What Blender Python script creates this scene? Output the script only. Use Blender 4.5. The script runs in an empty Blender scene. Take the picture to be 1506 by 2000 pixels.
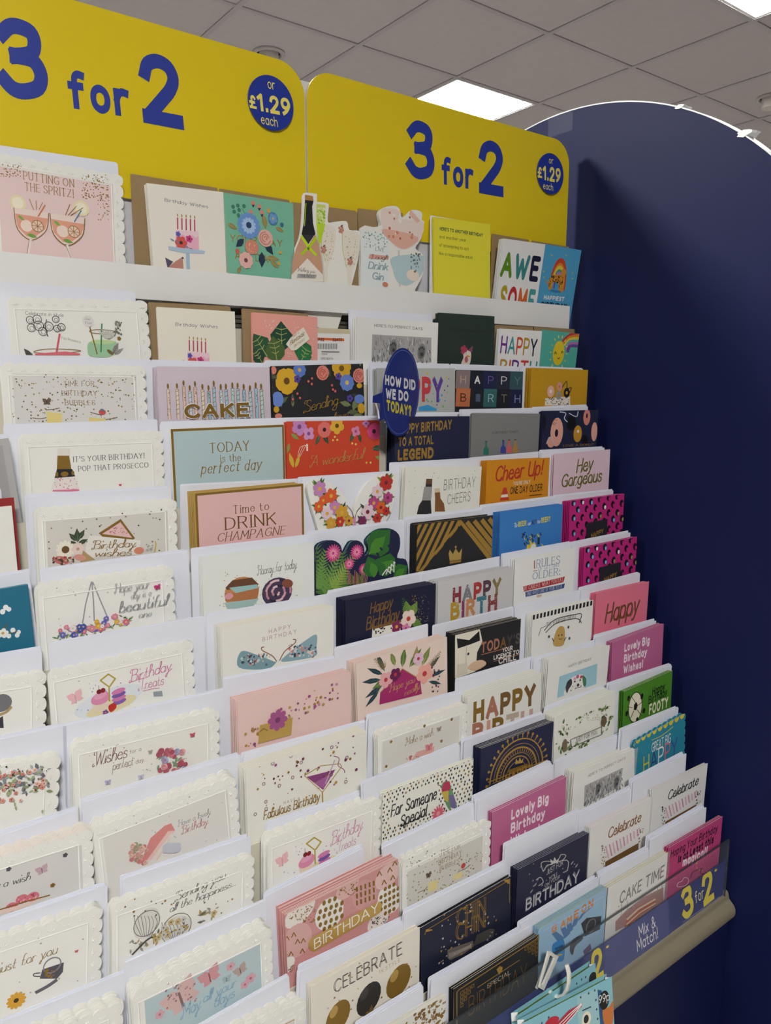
import bpy, math, random
from mathutils import Vector, Matrix
random.seed(7)

# ------------------------------------------------------------------ camera, world, light level
SC = bpy.context.scene
COL = SC.collection
CAM_Z = 1.65                                   # eye height; the floor is z = 0
RT = Vector((0.80132955, -0.59821894, 0.0022463))
UP = Vector((0.0968042, 0.13337535, 0.9863265))
FW = Vector((0.5903388, 0.79015512, -0.16478772))
FPX, CX, CY = 1481.17, 753.0, 1000.0
cam_d = bpy.data.cameras.new('camera'); cam = bpy.data.objects.new('camera', cam_d); COL.objects.link(cam)
cam.matrix_world = Matrix(((RT.x, UP.x, -FW.x, 0), (RT.y, UP.y, -FW.y, 0), (RT.z, UP.z, -FW.z, CAM_Z), (0, 0, 0, 1)))
cam_d.sensor_fit = 'VERTICAL'; cam_d.sensor_height = 36; cam_d.lens = FPX / 2000 * 36
cam_d.clip_start = .02; cam_d.clip_end = 60
SC.camera = cam
w = bpy.data.worlds.new('world'); SC.world = w; w.use_nodes = True
w.node_tree.nodes['Background'].inputs[0].default_value = (.9, .92, 1, 1)
w.node_tree.nodes['Background'].inputs[1].default_value = .02
vs = SC.view_settings
vs.view_transform = 'Standard'; vs.look = 'None'; vs.gamma = 1; vs.use_curve_mapping = False
vs.exposure = 0.14
LAMP = 98.0                                    # strength of the ceiling light panels

def ray(u, v): return RT * ((u - CX) / FPX) + UP * (-(v - CY) / FPX) + FW
def hit(u, v, p0, n):                          # where the line of sight of a photo point meets a real plane
    d = ray(u, v); o = Vector((0, 0, CAM_Z))
    return o + d * ((p0 - o).dot(n) / d.dot(n))
def at_y(u, v, y): return hit(u, v, Vector((0, y, 0)), Vector((0, 1, 0)))
def at_x(u, v, x): return hit(u, v, Vector((x, 0, 0)), Vector((1, 0, 0)))
def at_z(u, v, z): return hit(u, v, Vector((0, 0, z)), Vector((0, 0, 1)))

# ------------------------------------------------------------------ materials
def lin(c):
    return tuple((x / 12.92 if x <= .04045 else ((x + .055) / 1.055) ** 2.4) for x in c)
def hexc(h):
    h = h.lstrip('#')
    if len(h) == 3: h = ''.join(q * 2 for q in h)
    return lin(tuple(int(h[i:i + 2], 16) / 255 for i in (0, 2, 4))) + (1,)
MATS = {}
def mat(name, col='#fff', rough=.5, metal=0, noise=0, scale=60, bump=0, bscale=300, trans=0, emit=0, spec=.5, alpha=1):
    if name in MATS: return MATS[name]
    m = bpy.data.materials.new(name); m.use_nodes = True; nt = m.node_tree; b = nt.nodes['Principled BSDF']
    c = hexc(col)
    b.inputs['Base Color'].default_value = c; b.inputs['Roughness'].default_value = rough
    b.inputs['Metallic'].default_value = metal; b.inputs['Specular IOR Level'].default_value = spec
    if trans: b.inputs['Transmission Weight'].default_value = trans; b.inputs['IOR'].default_value = 1.49
    if alpha < 1: b.inputs['Alpha'].default_value = alpha
    if emit:
        b.inputs['Emission Color'].default_value = c; b.inputs['Emission Strength'].default_value = emit
    tc = nt.nodes.new('ShaderNodeTexCoord')
    if noise:
        n = nt.nodes.new('ShaderNodeTexNoise'); n.inputs['Scale'].default_value = scale; n.inputs['Detail'].default_value = 3
        r = nt.nodes.new('ShaderNodeMapRange'); r.inputs[3].default_value = 1 - noise; r.inputs[4].default_value = 1 + noise
        x = nt.nodes.new('ShaderNodeMix'); x.data_type = 'RGBA'; x.blend_type = 'MULTIPLY'; x.inputs[0].default_value = 1
        x.inputs[6].default_value = c
        nt.links.new(tc.outputs['Object'], n.inputs['Vector']); nt.links.new(n.outputs['Fac'], r.inputs[0])
        nt.links.new(r.outputs[0], x.inputs[7]); nt.links.new(x.outputs[2], b.inputs['Base Color'])
    if bump:
        n = nt.nodes.new('ShaderNodeTexNoise'); n.inputs['Scale'].default_value = bscale; n.inputs['Detail'].default_value = 2
        k = nt.nodes.new('ShaderNodeBump'); k.inputs['Strength'].default_value = bump; k.inputs['Distance'].default_value = .0006
        nt.links.new(tc.outputs['Object'], n.inputs['Vector']); nt.links.new(n.outputs['Fac'], k.inputs['Height'])
        nt.links.new(k.outputs[0], b.inputs['Normal'])
    MATS[name] = m
    return m
def print_mat(name, rough, metal):             # flat print: reads the ink colour stored per face
    m = bpy.data.materials.new(name); m.use_nodes = True; nt = m.node_tree; b = nt.nodes['Principled BSDF']
    a = nt.nodes.new('ShaderNodeAttribute'); a.attribute_name = 'ink'
    nt.links.new(a.outputs['Color'], b.inputs['Base Color'])
    b.inputs['Roughness'].default_value = rough; b.inputs['Metallic'].default_value = metal
    return m
INK = print_mat('printed_ink', .55, 0)
FOIL = print_mat('metallic_foil', .42, .4)
FOILS = {'gold': '#c39a48', 'silver': '#b9b9bd', 'rose': '#c98a70', 'dgold': '#9c7a35', 'bronze': '#8d6a3c', 'lgold': '#d6b263'}

def paper(col): return mat('card_' + col.strip('#'), col, .55, 0, .025, 40, .22, 420)
ENVM = mat('envelope_paper', '#eceef8', .6, 0, .02, 30, .1, 500)
KRAFT = mat('kraft_paper', '#a08660', .8, 0, .07, 90, .1, 500)
INNER = mat('card_inside_paper', '#f3f0e4', .6, 0, .02, 50)

# ------------------------------------------------------------------ mesh helpers
class MB:
    def __init__(s): s.v = []; s.f = []; s.m = []; s.c = []
    def face(s, pts, mi=0, c=None):
        k = len(s.v); s.v += [tuple(p) for p in pts]; s.f.append(list(range(k, k + len(pts)))); s.m.append(mi); s.c.append(c)
    def box(s, a, b, mi=0):
        x0, y0, z0 = a; x1, y1, z1 = b
        k = len(s.v)
        s.v += [(x0, y0, z0), (x1, y0, z0), (x1, y1, z0), (x0, y1, z0), (x0, y0, z1), (x1, y0, z1), (x1, y1, z1), (x0, y1, z1)]
        for q in ((3, 2, 1, 0), (4, 5, 6, 7), (0, 1, 5, 4), (1, 2, 6, 5), (2, 3, 7, 6), (3, 0, 4, 7)):
            s.f.append([k + i for i in q]); s.m.append(mi); s.c.append(None)
    def prism(s, poly, f0, f1, mi=0, mside=None):   # poly -> two rings through maps f0, f1, walls between
        n = len(poly); k = len(s.v); ms = mi if mside is None else mside
        s.v += [tuple(f0(p)) for p in poly] + [tuple(f1(p)) for p in poly]
        s.f.append([k + i for i in range(n)][::-1]); s.m.append(mi); s.c.append(None)
        s.f.append([k + n + i for i in range(n)]); s.m.append(mi); s.c.append(None)
        for i in range(n):
            j = (i + 1) % n; s.f.append([k + i, k + j, k + n + j, k + n + i])
            s.m.append(ms(i) if callable(ms) else ms); s.c.append(None)
    def tube(s, pts, r, n=8, mi=0, flat=1):
        pts = [Vector(p) for p in pts]; rings = []
        for i, p in enumerate(pts):
            d = (pts[min(i + 1, len(pts) - 1)] - pts[max(i - 1, 0)]).normalized()
            a = d.cross(Vector((1, 0, 0)));
            if a.length < .1: a = d.cross(Vector((0, 0, 1)))
            a.normalize(); b = d.cross(a); k = len(s.v)
            s.v += [tuple(p + a * (r * math.cos(t * 2 * math.pi / n)) + b * (r * flat * math.sin(t * 2 * math.pi / n))) for t in range(n)]
            rings.append(k)
        for a, b in zip(rings, rings[1:]):
            for t in range(n):
                u = (t + 1) % n; s.f.append([a + t, a + u, b + u, b + t]); s.m.append(mi); s.c.append(None)
        s.f.append([rings[0] + t for t in range(n)][::-1]); s.m.append(mi); s.c.append(None)
        s.f.append([rings[-1] + t for t in range(n)]); s.m.append(mi); s.c.append(None)
    def mesh(s, name, mats):
        me = bpy.data.meshes.new(name); me.from_pydata(s.v, [], s.f)
        for m in mats: me.materials.append(m)
        me.polygons.foreach_set('material_index', s.m)
        if any(c is not None for c in s.c):
            at = me.color_attributes.new('ink', 'FLOAT_COLOR', 'CORNER'); buf = []
            for f, c in zip(s.f, s.c): buf += list(c or (1, 1, 1, 1)) * len(f)
            at.data.foreach_set('color', buf)
        me.update(); return me
    def obj(s, name, mats, parent=None, mw=None):
        return link(name, s.mesh(name, mats if isinstance(mats, (list, tuple)) else [mats]), parent, mw)
def link(name, me, parent=None, mw=None):
    o = bpy.data.objects.new(name, me); COL.objects.link(o)
    if parent is not None: o.parent = parent
    if mw is not None: o.matrix_local = mw
    return o
def tag(o, label, cat, group=None):
    o['label'] = label; o['category'] = cat
    if group: o['group'] = group
    return o
def empty(name, loc, label=None, cat=None, group=None):
    o = bpy.data.objects.new(name, None); COL.objects.link(o); o.location = loc; o.empty_display_size = .05
    if label: tag(o, label, cat, group)
    return o
def struct(o): o['kind'] = 'structure'; return o

# ------------------------------------------------------------------ a stroke alphabet (cap height 1, x height .66)
_b = '~0,.46 .12,.62 .27,.66 .43,.55 .48,.33 .42,.1 .27,0 .12,.04 0,.2'
_a = '~.48,.46 .36,.62 .22,.66 .07,.55 .02,.33 .08,.1 .22,0 .36,.04 .48,.2'
_n = '~0,.42 .1,.6 .25,.66 .39,.6 .44,.42;.44,.44 .44,0'
GL = {
 'A': '0,0 .36,1 .72,0;.13,.34 .59,.34', 'B': '0,0 0,1;~0,1 .3,1 .5,.9 .5,.68 .3,.54 0,.54;~.3,.54 .52,.47 .58,.26 .5,.06 .3,0 0,0',
 'C': '~.68,.82 .55,.96 .38,1 .12,.86 0,.5 .12,.14 .38,0 .56,.04 .68,.18', 'D': '0,0 0,1;~0,1 .28,1 .56,.86 .66,.5 .56,.14 .28,0 0,0',
 'E': '.5,1 0,1 0,0 .5,0;0,.53 .42,.53', 'F': '.5,1 0,1 0,0;0,.51 .42,.51',
 'G': '~.68,.83 .55,.96 .38,1 .12,.86 0,.5 .12,.14 .38,0 .56,.03 .69,.12;.69,.12 .69,.46 .42,.46', 'H': '0,0 0,1;.6,0 .6,1;0,.52 .6,.52',
 'I': '.05,0 .05,1', 'J': '~.4,1 .4,.5 .38,.12 .2,0 .02,.08', 'K': '0,0 0,1;.55,1 0,.42;.2,.6 .58,0', 'L': '0,1 0,0 .48,0',
 'M': '0,0 .04,1 .4,.28 .76,1 .8,0', 'N': '0,0 0,1 .62,0 .62,1', 'O': '~.38,1 .12,.86 0,.5 .12,.14 .38,0 .64,.14 .76,.5 .64,.86 .38,1',
 'P': '0,0 0,1;~0,1 .3,1 .52,.9 .54,.7 .46,.5 .3,.45 0,.45', 'Q': '~.38,1 .12,.86 0,.5 .12,.14 .38,0 .64,.14 .76,.5 .64,.86 .38,1;.45,.25 .75,-.08',
 'R': '0,0 0,1;~0,1 .3,1 .52,.9 .53,.72 .46,.54 .3,.48 0,.48;.3,.48 .58,0', 'S': '~.52,.84 .42,.97 .27,1 .08,.92 .04,.72 .16,.58 .4,.46 .54,.28 .46,.06 .26,0 .1,.04 0,.17',
 'T': '0,1 .64,1;.32,1 .32,0', 'U': '~0,1 0,.4 .08,.08 .3,0 .52,.08 .6,.4 .6,1', 'V': '0,1 .34,0 .68,1', 'W': '0,1 .24,0 .46,.8 .7,0 .94,1',
 'X': '0,1 .6,0;.6,1 0,0', 'Y': '0,1 .31,.48 .62,1;.31,.48 .31,0', 'Z': '.02,1 .58,1 0,0 .6,0',
 'a': _a + ';.48,.65 .48,0', 'b': '0,1 0,0;' + _b, 'c': '~.46,.52 .37,.63 .25,.66 .08,.55 .02,.33 .08,.1 .25,0 .37,.03 .46,.14',
 'd': _a + ';.48,1 .48,0', 'e': '.03,.36 .47,.36;~.47,.36 .42,.57 .25,.66 .08,.55 .02,.33 .08,.1 .25,0 .38,.03 .47,.14',
 'f': '~.4,.98 .28,1 .17,.92 .14,.75 .14,.4;.14,.6 .14,0;0,.63 .34,.63', 'g': _a + ';.48,.65 .48,0;~.48,.1 .47,-.14 .4,-.28 .24,-.32 .06,-.25',
 'h': '0,1 0,0;' + _n, 'i': '.05,.66 .05,0;.05,.86 .05,.96', 'j': '~.12,.66 .12,.1 .1,-.22 -.08,-.3;.12,.86 .12,.96', 'k': '0,1 0,0;.42,.66 0,.25;.16,.4 .45,0',
 'l': '.05,1 .05,0', 'm': '0,.66 0,0;~0,.42 .08,.6 .2,.66 .32,.6 .36,.42;.36,.44 .36,0;~.36,.42 .44,.6 .56,.66 .68,.6 .72,.42;.72,.44 .72,0',
 'n': '0,.66 0,0;' + _n, 'o': '~.26,.66 .08,.56 .02,.33 .08,.1 .26,0 .44,.1 .5,.33 .44,.56 .26,.66', 'p': '0,.66 0,-.32;' + _b, 'q': _a + ';.48,.65 .48,-.32',
 'r': '0,.66 0,0;~0,.4 .08,.58 .2,.66 .32,.64', 's': '~.38,.54 .28,.65 .16,.65 .05,.57 .06,.44 .2,.35 .36,.27 .4,.13 .3,.01 .15,0 .02,.1',
 't': '.15,.9 .15,.2;~.15,.3 .17,.06 .26,0 .37,.04;0,.63 .34,.63', 'u': '~0,.66 0,.25 .05,.05 .2,0 .35,.06 .44,.22;.44,.66 .44,0',
 'v': '0,.66 .23,0 .46,.66', 'w': '0,.66 .17,0 .34,.55 .51,0 .68,.66', 'x': '0,.66 .42,0;.42,.66 0,0', 'y': '0,.66 .24,.02;~.47,.66 .24,.02 .12,-.26 -.04,-.3', 'z': '.02,.66 .4,.66 0,0 .42,0',
 '0': '~.3,1 .08,.85 0,.5 .08,.15 .3,0 .52,.15 .6,.5 .52,.85 .3,1', '1': '.02,.78 .26,1 .26,0', '2': '~.03,.74 .1,.92 .28,1 .46,.93 .53,.74 .46,.54 .32,.36 .1,.1;.02,0 .54,0',
 '3': '~.04,.86 .16,.98 .3,1 .47,.93 .51,.76 .44,.6 .22,.54;~.22,.54 .46,.5 .56,.3 .5,.09 .28,0 .12,.03 0,.16', '4': '.46,0 .46,1 0,.26 .6,.26',
 '5': '.5,1 .1,1 .05,.56;~.05,.56 .28,.62 .5,.52 .54,.3 .46,.08 .24,0 .02,.1', '6': '~.46,.96 .26,.8 .06,.5 .02,.28 .12,.06 .3,0 .48,.08 .55,.3 .46,.52 .28,.58 .1,.48 .03,.32',
 '7': '.02,1 .56,1 .18,0', '8': '~.29,1 .1,.93 .06,.76 .2,.58 .45,.44 .55,.24 .44,.05 .29,0 .12,.05 .02,.24 .12,.44 .38,.58 .52,.76 .47,.93 .29,1',
 '9': '~.1,.04 .3,.2 .5,.5 .54,.72 .44,.94 .27,1 .09,.92 .02,.7 .1,.48 .28,.42 .46,.52 .53,.68', '&': '~.66,0 .3,.5 .14,.8 .26,1 .42,.82 .3,.58 .08,.36 .04,.14 .2,0 .42,.08 .62,.42',
 '!': '.06,1 .06,.3;.06,.1 .06,0', '?': '~.02,.78 .1,.95 .26,1 .44,.9 .46,.7 .32,.52 .25,.3;.25,.1 .25,0', "'": '.05,1 .03,.74', '.': '.05,.08 .05,0', ',': '.07,.08 .02,-.14',
 ':': '.05,.6 .05,.5;.05,.1 .05,0', '*': '.2,1 .2,.6;.02,.9 .38,.7;.38,.9 .02,.7', '-': '.02,.35 .3,.35',
 '\u00a3': '~.5,.84 .42,.97 .3,1 .18,.9 .17,.7 .2,.4 .14,.12 .02,.02;.02,.02 .54,.02;.02,.48 .42,.48',
}
def catmull(P, k=5):
    if len(P) < 3: return P
    closed = abs(P[0][0] - P[-1][0]) < 1e-6 and abs(P[0][1] - P[-1][1]) < 1e-6
    Q = ([P[-2]] + P + [P[1]]) if closed else ([P[0]] + P + [P[-1]])
    out = []
    for i in range(1, len(Q) - 2):
        a, b, c, d = Q[i - 1:i + 3]
        for s in range(k):
            t = s / k
            out.append(tuple(.5 * (2 * b[j] + (c[j] - a[j]) * t + (2 * a[j] - 5 * b[j] + 4 * c[j] - d[j]) * t * t + (3 * b[j] - a[j] - 3 * c[j] + d[j]) * t ** 3) for j in (0, 1)))
    out.append(P[-1]); return out
_gc = {}
def glyph(ch, k=4):
    if (ch, k) not in _gc:
        st = []
        for s in GL.get(ch, '').split(';'):
            if not s: continue
            sm = s[0] == '~'
            P = [tuple(float(q) for q in t.split(',')) for t in s.lstrip('~').split()]
            st.append(catmull(P, k) if sm else P)
        w_ = max([p[0] for s in st for p in s], default=.3)
        _gc[(ch, k)] = (w_, st)
    return _gc[(ch, k)]
# style: stroke weight, slant, contrast, serif, round ends, joined writing, letter gap
STY = {'sans': (.1, 0, 0, 0, 0, 0, .2), 'thin': (.06, 0, 0, 0, 0, 0, .3), 'bold': (.2, 0, 0, 0, 0, 0, .26), 'heavy': (.25, 0, 0, 0, 0, 0, .3),
       'serif': (.11, 0, .65, 1, 0, 0, .26), 'iserif': (.1, .25, .65, 1, 0, 0, .24), 'script': (.085, .3, .6, 0, 1, 1, .12), 'fine': (.07, .3, .4, 0, 1, 1, .12),
       'brush': (.15, .22, .35, 0, 1, 1, .14), 'hand': (.085, .06, .2, 0, 1, 0, .2), 'bubble': (.22, .05, 0, 0, 1, 0, .28), 'marker': (.15, .05, .1, 0, 1, 0, .22), 'wide': (.1, 0, 0, 0, 0, 0, .62), 'deco': (.055, 0, 0, 0, 0, 0, .26)}
def strip(P, wf):                              # polyline -> quads; wf(dir) gives the width; sharp corners split with a round join
    out = []; i = 0; n = len(P)
    if n < 2: return out
    runs = [[P[0]]]
    for k in range(1, n):
        runs[-1].append(P[k])
        if k < n - 1:
            ax, ay = P[k][0] - P[k - 1][0], P[k][1] - P[k - 1][1]; bx, by = P[k + 1][0] - P[k][0], P[k + 1][1] - P[k][1]
            la, lb = math.hypot(ax, ay), math.hypot(bx, by)
            if la and lb and (ax * bx + ay * by) / (la * lb) < .55: runs.append([P[k]])
    for r in runs:
        L = []; Rr = []
        for k, p in enumerate(r):
            a = r[max(k - 1, 0)]; b = r[min(k + 1, len(r) - 1)]
            if len(runs) == 1 and n > 4 and math.hypot(P[0][0] - P[-1][0], P[0][1] - P[-1][1]) < 1e-6 and k in (0, n - 1): a, b = r[-2], r[1]
            dx, dy = b[0] - a[0], b[1] - a[1]; l = math.hypot(dx, dy) or 1
            h = wf(dx / l, dy / l) / 2; nx, ny = -dy / l * h, dx / l * h
            L.append((p[0] + nx, p[1] + ny)); Rr.append((p[0] - nx, p[1] - ny))
        for k in range(len(r) - 1): out.append([L[k], L[k + 1], Rr[k + 1], Rr[k]])
    for r in runs[1:]:
        out.append(disc(r[0], wf(1, 1) / 2, 8))
    return out
def disc(c, r, n=10): return [(c[0] + r * math.cos(2 * math.pi * i / n), c[1] + r * math.sin(2 * math.pi * i / n)) for i in range(n)]
def layout(s, style):
    """polygons of a line of lettering in units of cap height -> [(letter index, polygon)], width"""
    wt, sl, con, ser, rnd, joined, gap = STY[style]
    x = 0; out = []; prev = None
    def wf(dx, dy): return wt * (1 - con * (1 - abs(dy)) * .9)
    for i, ch in enumerate(s):
        if ch == ' ': x += .42; prev = None; continue
        gw, st = glyph(ch)
        if joined and style != 'brush':          # joined writing: low x height, tall loops, swash capitals
            st = [[(p[0], p[1] * .74 if 0 <= p[1] <= .66 else (p[1] * 1.5 if p[1] < 0 else .49 + (p[1] - .66) * 1.5)) for p in P] if ch.islower() else P for P in st]
            if ch in 'bhkl': st = st + [catmull([(.0, .2), (.16, .62), (.2, .9), (.1, 1.0), (.02, .86), (0, .6)], 4)]
            if ch == 'd': st = st + [catmull([(.48, .3), (.6, .7), (.56, 1.0), (.48, .86)], 4)]
            if ch in 'gy': st = st + [catmull([(.2, -.46), (0, -.4), (.1, -.2), (.4, -.02), (.6, .1)], 4)]
            if ch.isupper(): st = st + [catmull([(.1, .98), (-.14, 1.02), (-.24, .82), (-.1, .72)], 4), catmull([(0, .02), (-.16, -.06), (-.22, .08), (-.1, .14)], 4)]
        for P in st:
            if not rnd:                         # square ends run on by half the stroke
                P = list(P)
                for e, o in ((0, 1), (-1, -2)):
                    if P[0] == P[-1]: break
                    dx, dy = P[e][0] - P[o][0], P[e][1] - P[o][1]; l = math.hypot(dx, dy) or 1
                    P[e] = (P[e][0] + dx / l * wt * .5, P[e][1] + dy / l * wt * .5)
            P = [(p[0] + wt * .5, p[1] * (1 - wt) + wt * .5) for p in P]
            Q = [(x + p[0] + sl * p[1], p[1]) for p in P]
            for q in strip(Q, wf): out.append((i, q))
            if rnd and wt > .1:
                for e in (Q[0], Q[-1]): out.append((i, disc(e, wt * .5 * (1 - con * .4), 8)))
            if ser:
                for e, o in ((P[0], P[1]), (P[-1], P[-2])):
                    if abs(e[0] - o[0]) < .45 * abs(e[1] - o[1]) + .02 and (abs(e[1]) < .03 or abs(e[1] - 1) < .03 or abs(e[1] - .66) < .03):
                        ex = x + e[0] + sl * e[1]; t = .018
                        out.append((i, [(ex - .13, e[1] - t), (ex + .13, e[1] - t), (ex + .13, e[1] + t), (ex - .13, e[1] + t)]))
        if joined and prev is not None and ch.islower():
            a = (prev, .03); b = (x + .04 + sl * .33, .36)
            for q in strip(catmull([a, ((a[0] + b[0]) / 2 + .02, .1), b], 4), lambda dx, dy: wt * .5): out.append((i, q))
        prev = x + gw - .02 if joined else None
        x += gw + wt * .6 + gap * .8
    return out, max(x - gap * .8 + wt * .4, .1)

def clip(poly, x0, y0, x1, y1):
    for ax, v, sg in ((0, x0, 1), (0, x1, -1), (1, y0, 1), (1, y1, -1)):
        out = []; n = len(poly)
        for i in range(n):
            a = poly[i]; b = poly[(i + 1) % n]; da = sg * (a[ax] - v); db = sg * (b[ax] - v)
            if da >= 0: out.append(a)
            if da * db < 0:
                t = da / (da - db); out.append((a[0] + (b[0] - a[0]) * t, a[1] + (b[1] - a[1]) * t))
        poly = out
        if len(poly) < 3: return None
    return poly

class Art:
    """flat print on a real plane. Shapes are drawn in the photo's pixels (of a zoom frame) and land on the plane where the photo shows them.
    The plane has origin O (top left), X to the right, D downwards, N towards the viewer."""
    def __init__(s, O, X, D, N, frame, bounds=None, step=2.2e-5, base=1.2e-4):
        s.O, s.X, s.D, s.N = O, X, D, N; s.fr = frame; s.bounds = bounds; s.step = step; s.z = base
        s.pic = MB(); s.txt = MB(); s.extra = []; s.main = s.pic; s.rng = random.Random(3)
        s.setaff()
    def setaff(s):
        c = s.O + s.X * .06 + s.D * .03
        def px(P):
            q = P - Vector((0, 0, CAM_Z)); d = q.dot(FW); return (CX + FPX * q.dot(RT) / d, CY - FPX * q.dot(UP) / d)
        p0 = px(c); p1 = px(c + s.X * .01); p2 = px(c + s.D * .01)
        vy = math.hypot(p2[0] - p0[0], p2[1] - p0[1])
        s.ax = ((p1[0] - p0[0]) / vy, (p1[1] - p0[1]) / vy); s.ay = ((p2[0] - p0[0]) / vy, (p2[1] - p0[1]) / vy)
        s.ppm = vy / .01
    def loc(s, p):                              # zoom pixel -> plane coordinates
        x0, y0, k = s.fr; P = hit(x0 + p[0] / k, y0 + p[1] / k, s.O, s.N) - s.O
        return (P.dot(s.X), P.dot(s.D))
    def put(s, polys, col, mb=None, raw=False, up=1):
        if isinstance(col, str) and col in FOILS: mi, c = 1, hexc(FOILS[col])
        else: mi, c = 0, hexc(col)
        mb = mb or s.pic
        for n_, q in enumerate(polys):
            q = q if raw else [s.loc(p) for p in q]
            if s.bounds: q = clip(q, *s.bounds)
            if q and len(q) > 2:
                a = sum(q[i][0] * q[(i + 1) % len(q)][1] - q[(i + 1) % len(q)][0] * q[i][1] for i in range(len(q)))
                if a > 0: q = q[::-1]
                mb.face([s.O + s.X * p[0] + s.D * p[1] + s.N * (s.z + 5e-7 * (n_ % 41)) for p in q], mi, c)
        s.z += s.step * up
    def off(s, x, y, a, b): return (x + a * s.ax[0] + b * s.ay[0], y + a * s.ax[1] + b * s.ay[1])
    def new(s, name=None):                     # following shapes make a part of their own (None: back to the main print)
        if name: s.pic = MB(); s.extra.append((name, s.pic))
        else: s.pic = s.main
    # --- drawing calls
    def P(s, pts, col, sm=0): s.put([catmull(list(pts) + [pts[0]], 5)[:-1] if sm else list(pts)], col)
    def E(s, x, y, r, col, ry=None, rot=0, n=18):   # ellipse in true card proportions; r in vertical pixels
        ry = ry or r; c, q = math.cos(rot), math.sin(rot)
        s.put([[s.off(x, y, r * math.cos(t) * c - ry * math.sin(t) * q, r * math.cos(t) * q + ry * math.sin(t) * c) for t in [2 * math.pi * i / n for i in range(n)]]], col)
    def O_(s, x, y, r, w, col, n=18):
        s.L([s.off(x, y, r * math.cos(2 * math.pi * i / n), r * math.sin(2 * math.pi * i / n)) for i in range(n + 1)], w, col, 0)
    def L(s, pts, w, col, sm=1): s.put(strip(catmull(list(pts), 5) if sm and len(pts) > 2 else list(pts), lambda a, b: w), col)
    def T(s, t, x0, y0, x1, y1, h, col, style='sans', dy=0):
        pl, wd = layout(t, style)
        dx, dyy = (x1 - x0) / wd, (y1 - y0) / wd
        cols = col if isinstance(col, (list, tuple)) else [col]
        by = {}
        for i, q in pl: by.setdefault(cols[i % len(cols)], []).append([(x0 + p[0] * dx + p[1] * h * -s.ay[0], y0 + p[0] * dyy - p[1] * h * s.ay[1]) for p in q])
        for c, qs in by.items(): s.put(qs, c, s.txt, up=.3)
        s.z += s.step
    def D_(s, n, box, r0, r1, cols, seed=1, k=7):
        g = random.Random(seed); by = {}
        for _ in range(n):
            x = g.uniform(box[0], box[2]); y = g.uniform(box[1], box[3]); r = g.uniform(r0, r1)
            by.setdefault(g.choice(cols), []).append([s.off(x, y, r * math.cos(6.283 * i / k), r * math.sin(6.283 * i / k)) for i in range(k)])
        for c, q in by.items(): s.put(q, c, up=.4)
        s.z += s.step
    def Fl(s, x, y, r, col, cc='#3a2a20', n=6, rot=0, pw=.55):
        pet = []
        for i in range(n):
            a = rot + 6.283 * i / n; ca, sa = math.cos(a), math.sin(a); q = []
            for t in range(8):
                u = 6.283 * t / 8; px_, py_ = r * (.55 + .48 * math.cos(u)), r * pw * .8 * math.sin(u)
                q.append(s.off(x, y, px_ * ca - py_ * sa, px_ * sa + py_ * ca))
            pet.append(q)
        s.put(pet, col); s.E(x, y, r * .27, cc, n=10)
    def Lf(s, x, y, l, ang, col, wd=.32, vein=None):
        ca, sa = math.cos(ang), math.sin(ang)
        def m(a, b): return s.off(x, y, a * ca - b * sa, a * sa + b * ca)
        s.put([[m(0, 0), m(.25 * l, -wd * l * .42), m(.55 * l, -wd * l * .5), m(l, 0), m(.55 * l, wd * l * .5), m(.25 * l, wd * l * .42)]], col)
        if vein: s.put([[m(0, -.02 * l), m(.9 * l, 0), m(0, .02 * l)]], vein)
    def Fern(s, x, y, l, ang, col, n=8, wd=.28, bend=0):
        ls = []; px_, py_ = x, y
        for i in range(n + 1):
            t = i / n; a = ang + bend * t
            for sg in (-1, 1):
                b = a + sg * 1.0; q = l * wd * (1 - .55 * t)
                tx, ty = s.off(px_, py_, q * math.cos(b), q * math.sin(b)); o = q * .14
                ls.append([s.off(px_, py_, -o * math.sin(b), o * math.cos(b)), (tx, ty), s.off(px_, py_, o * math.sin(b), -o * math.cos(b))])
            nx, ny = s.off(px_, py_, l / n * math.cos(a), l / n * math.sin(a))
            ls.append([(px_ - .6, py_), (nx, ny), (px_ + .6, py_)]); px_, py_ = nx, ny
        s.put(ls, col)
    def IN(s, l, t, r, col, b=-.4):             # panel inset in fractions of the width, from the top left
        W = s.W; x0, x1, y0, y1 = l * W, (1 - r) * W, t * W, s.H - .01
        s.put([[(x0, y0), (x1, y0), (x1, y1), (x0, y1)]], col, raw=True)
    def BALL(s, x, y, r, col, d1, d2): s.E(x, y, r, col); s.E(x - r * .3, y - r * .3, r * .4, d1); s.E(x + r * .35, y + r * .4, r * .3, d2)
    def Rose(s, x, y, r, c1, c2):
        s.E(x, y, r, c1, n=12)
        for k, q in ((.72, .3), (.45, 1.7), (.2, 3.2)):
            s.L([s.off(x, y, r * k * math.cos(q + t), r * k * math.sin(q + t)) for t in (0, .9, 1.8, 2.7, 3.6, 4.5)], r * .13, c2)
    def Bfly(s, x, y, r, c1, c2='#554', rot=0):
        for sg in (-1, 1):
            for a, l, wd in ((-.75, 1, .75), (.55, .7, .75)):
                ang = (a if sg > 0 else math.pi - a) + rot; s.Lf(x, y, r * l, ang, c1, wd)
        s.L([s.off(x, y, r * .35 * math.sin(rot), -r * .35), s.off(x, y, 0, r * .35)], r * .12, c2, 0)
    def objs(s, parent, inv):
        for nm, mb in [('artwork', s.main), ('lettering', s.txt)] + s.extra:
            if mb.f:
                mb.v = [tuple(inv @ Vector(v)) for v in mb.v]; mb.obj(nm, [INK, FOIL], parent)

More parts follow.
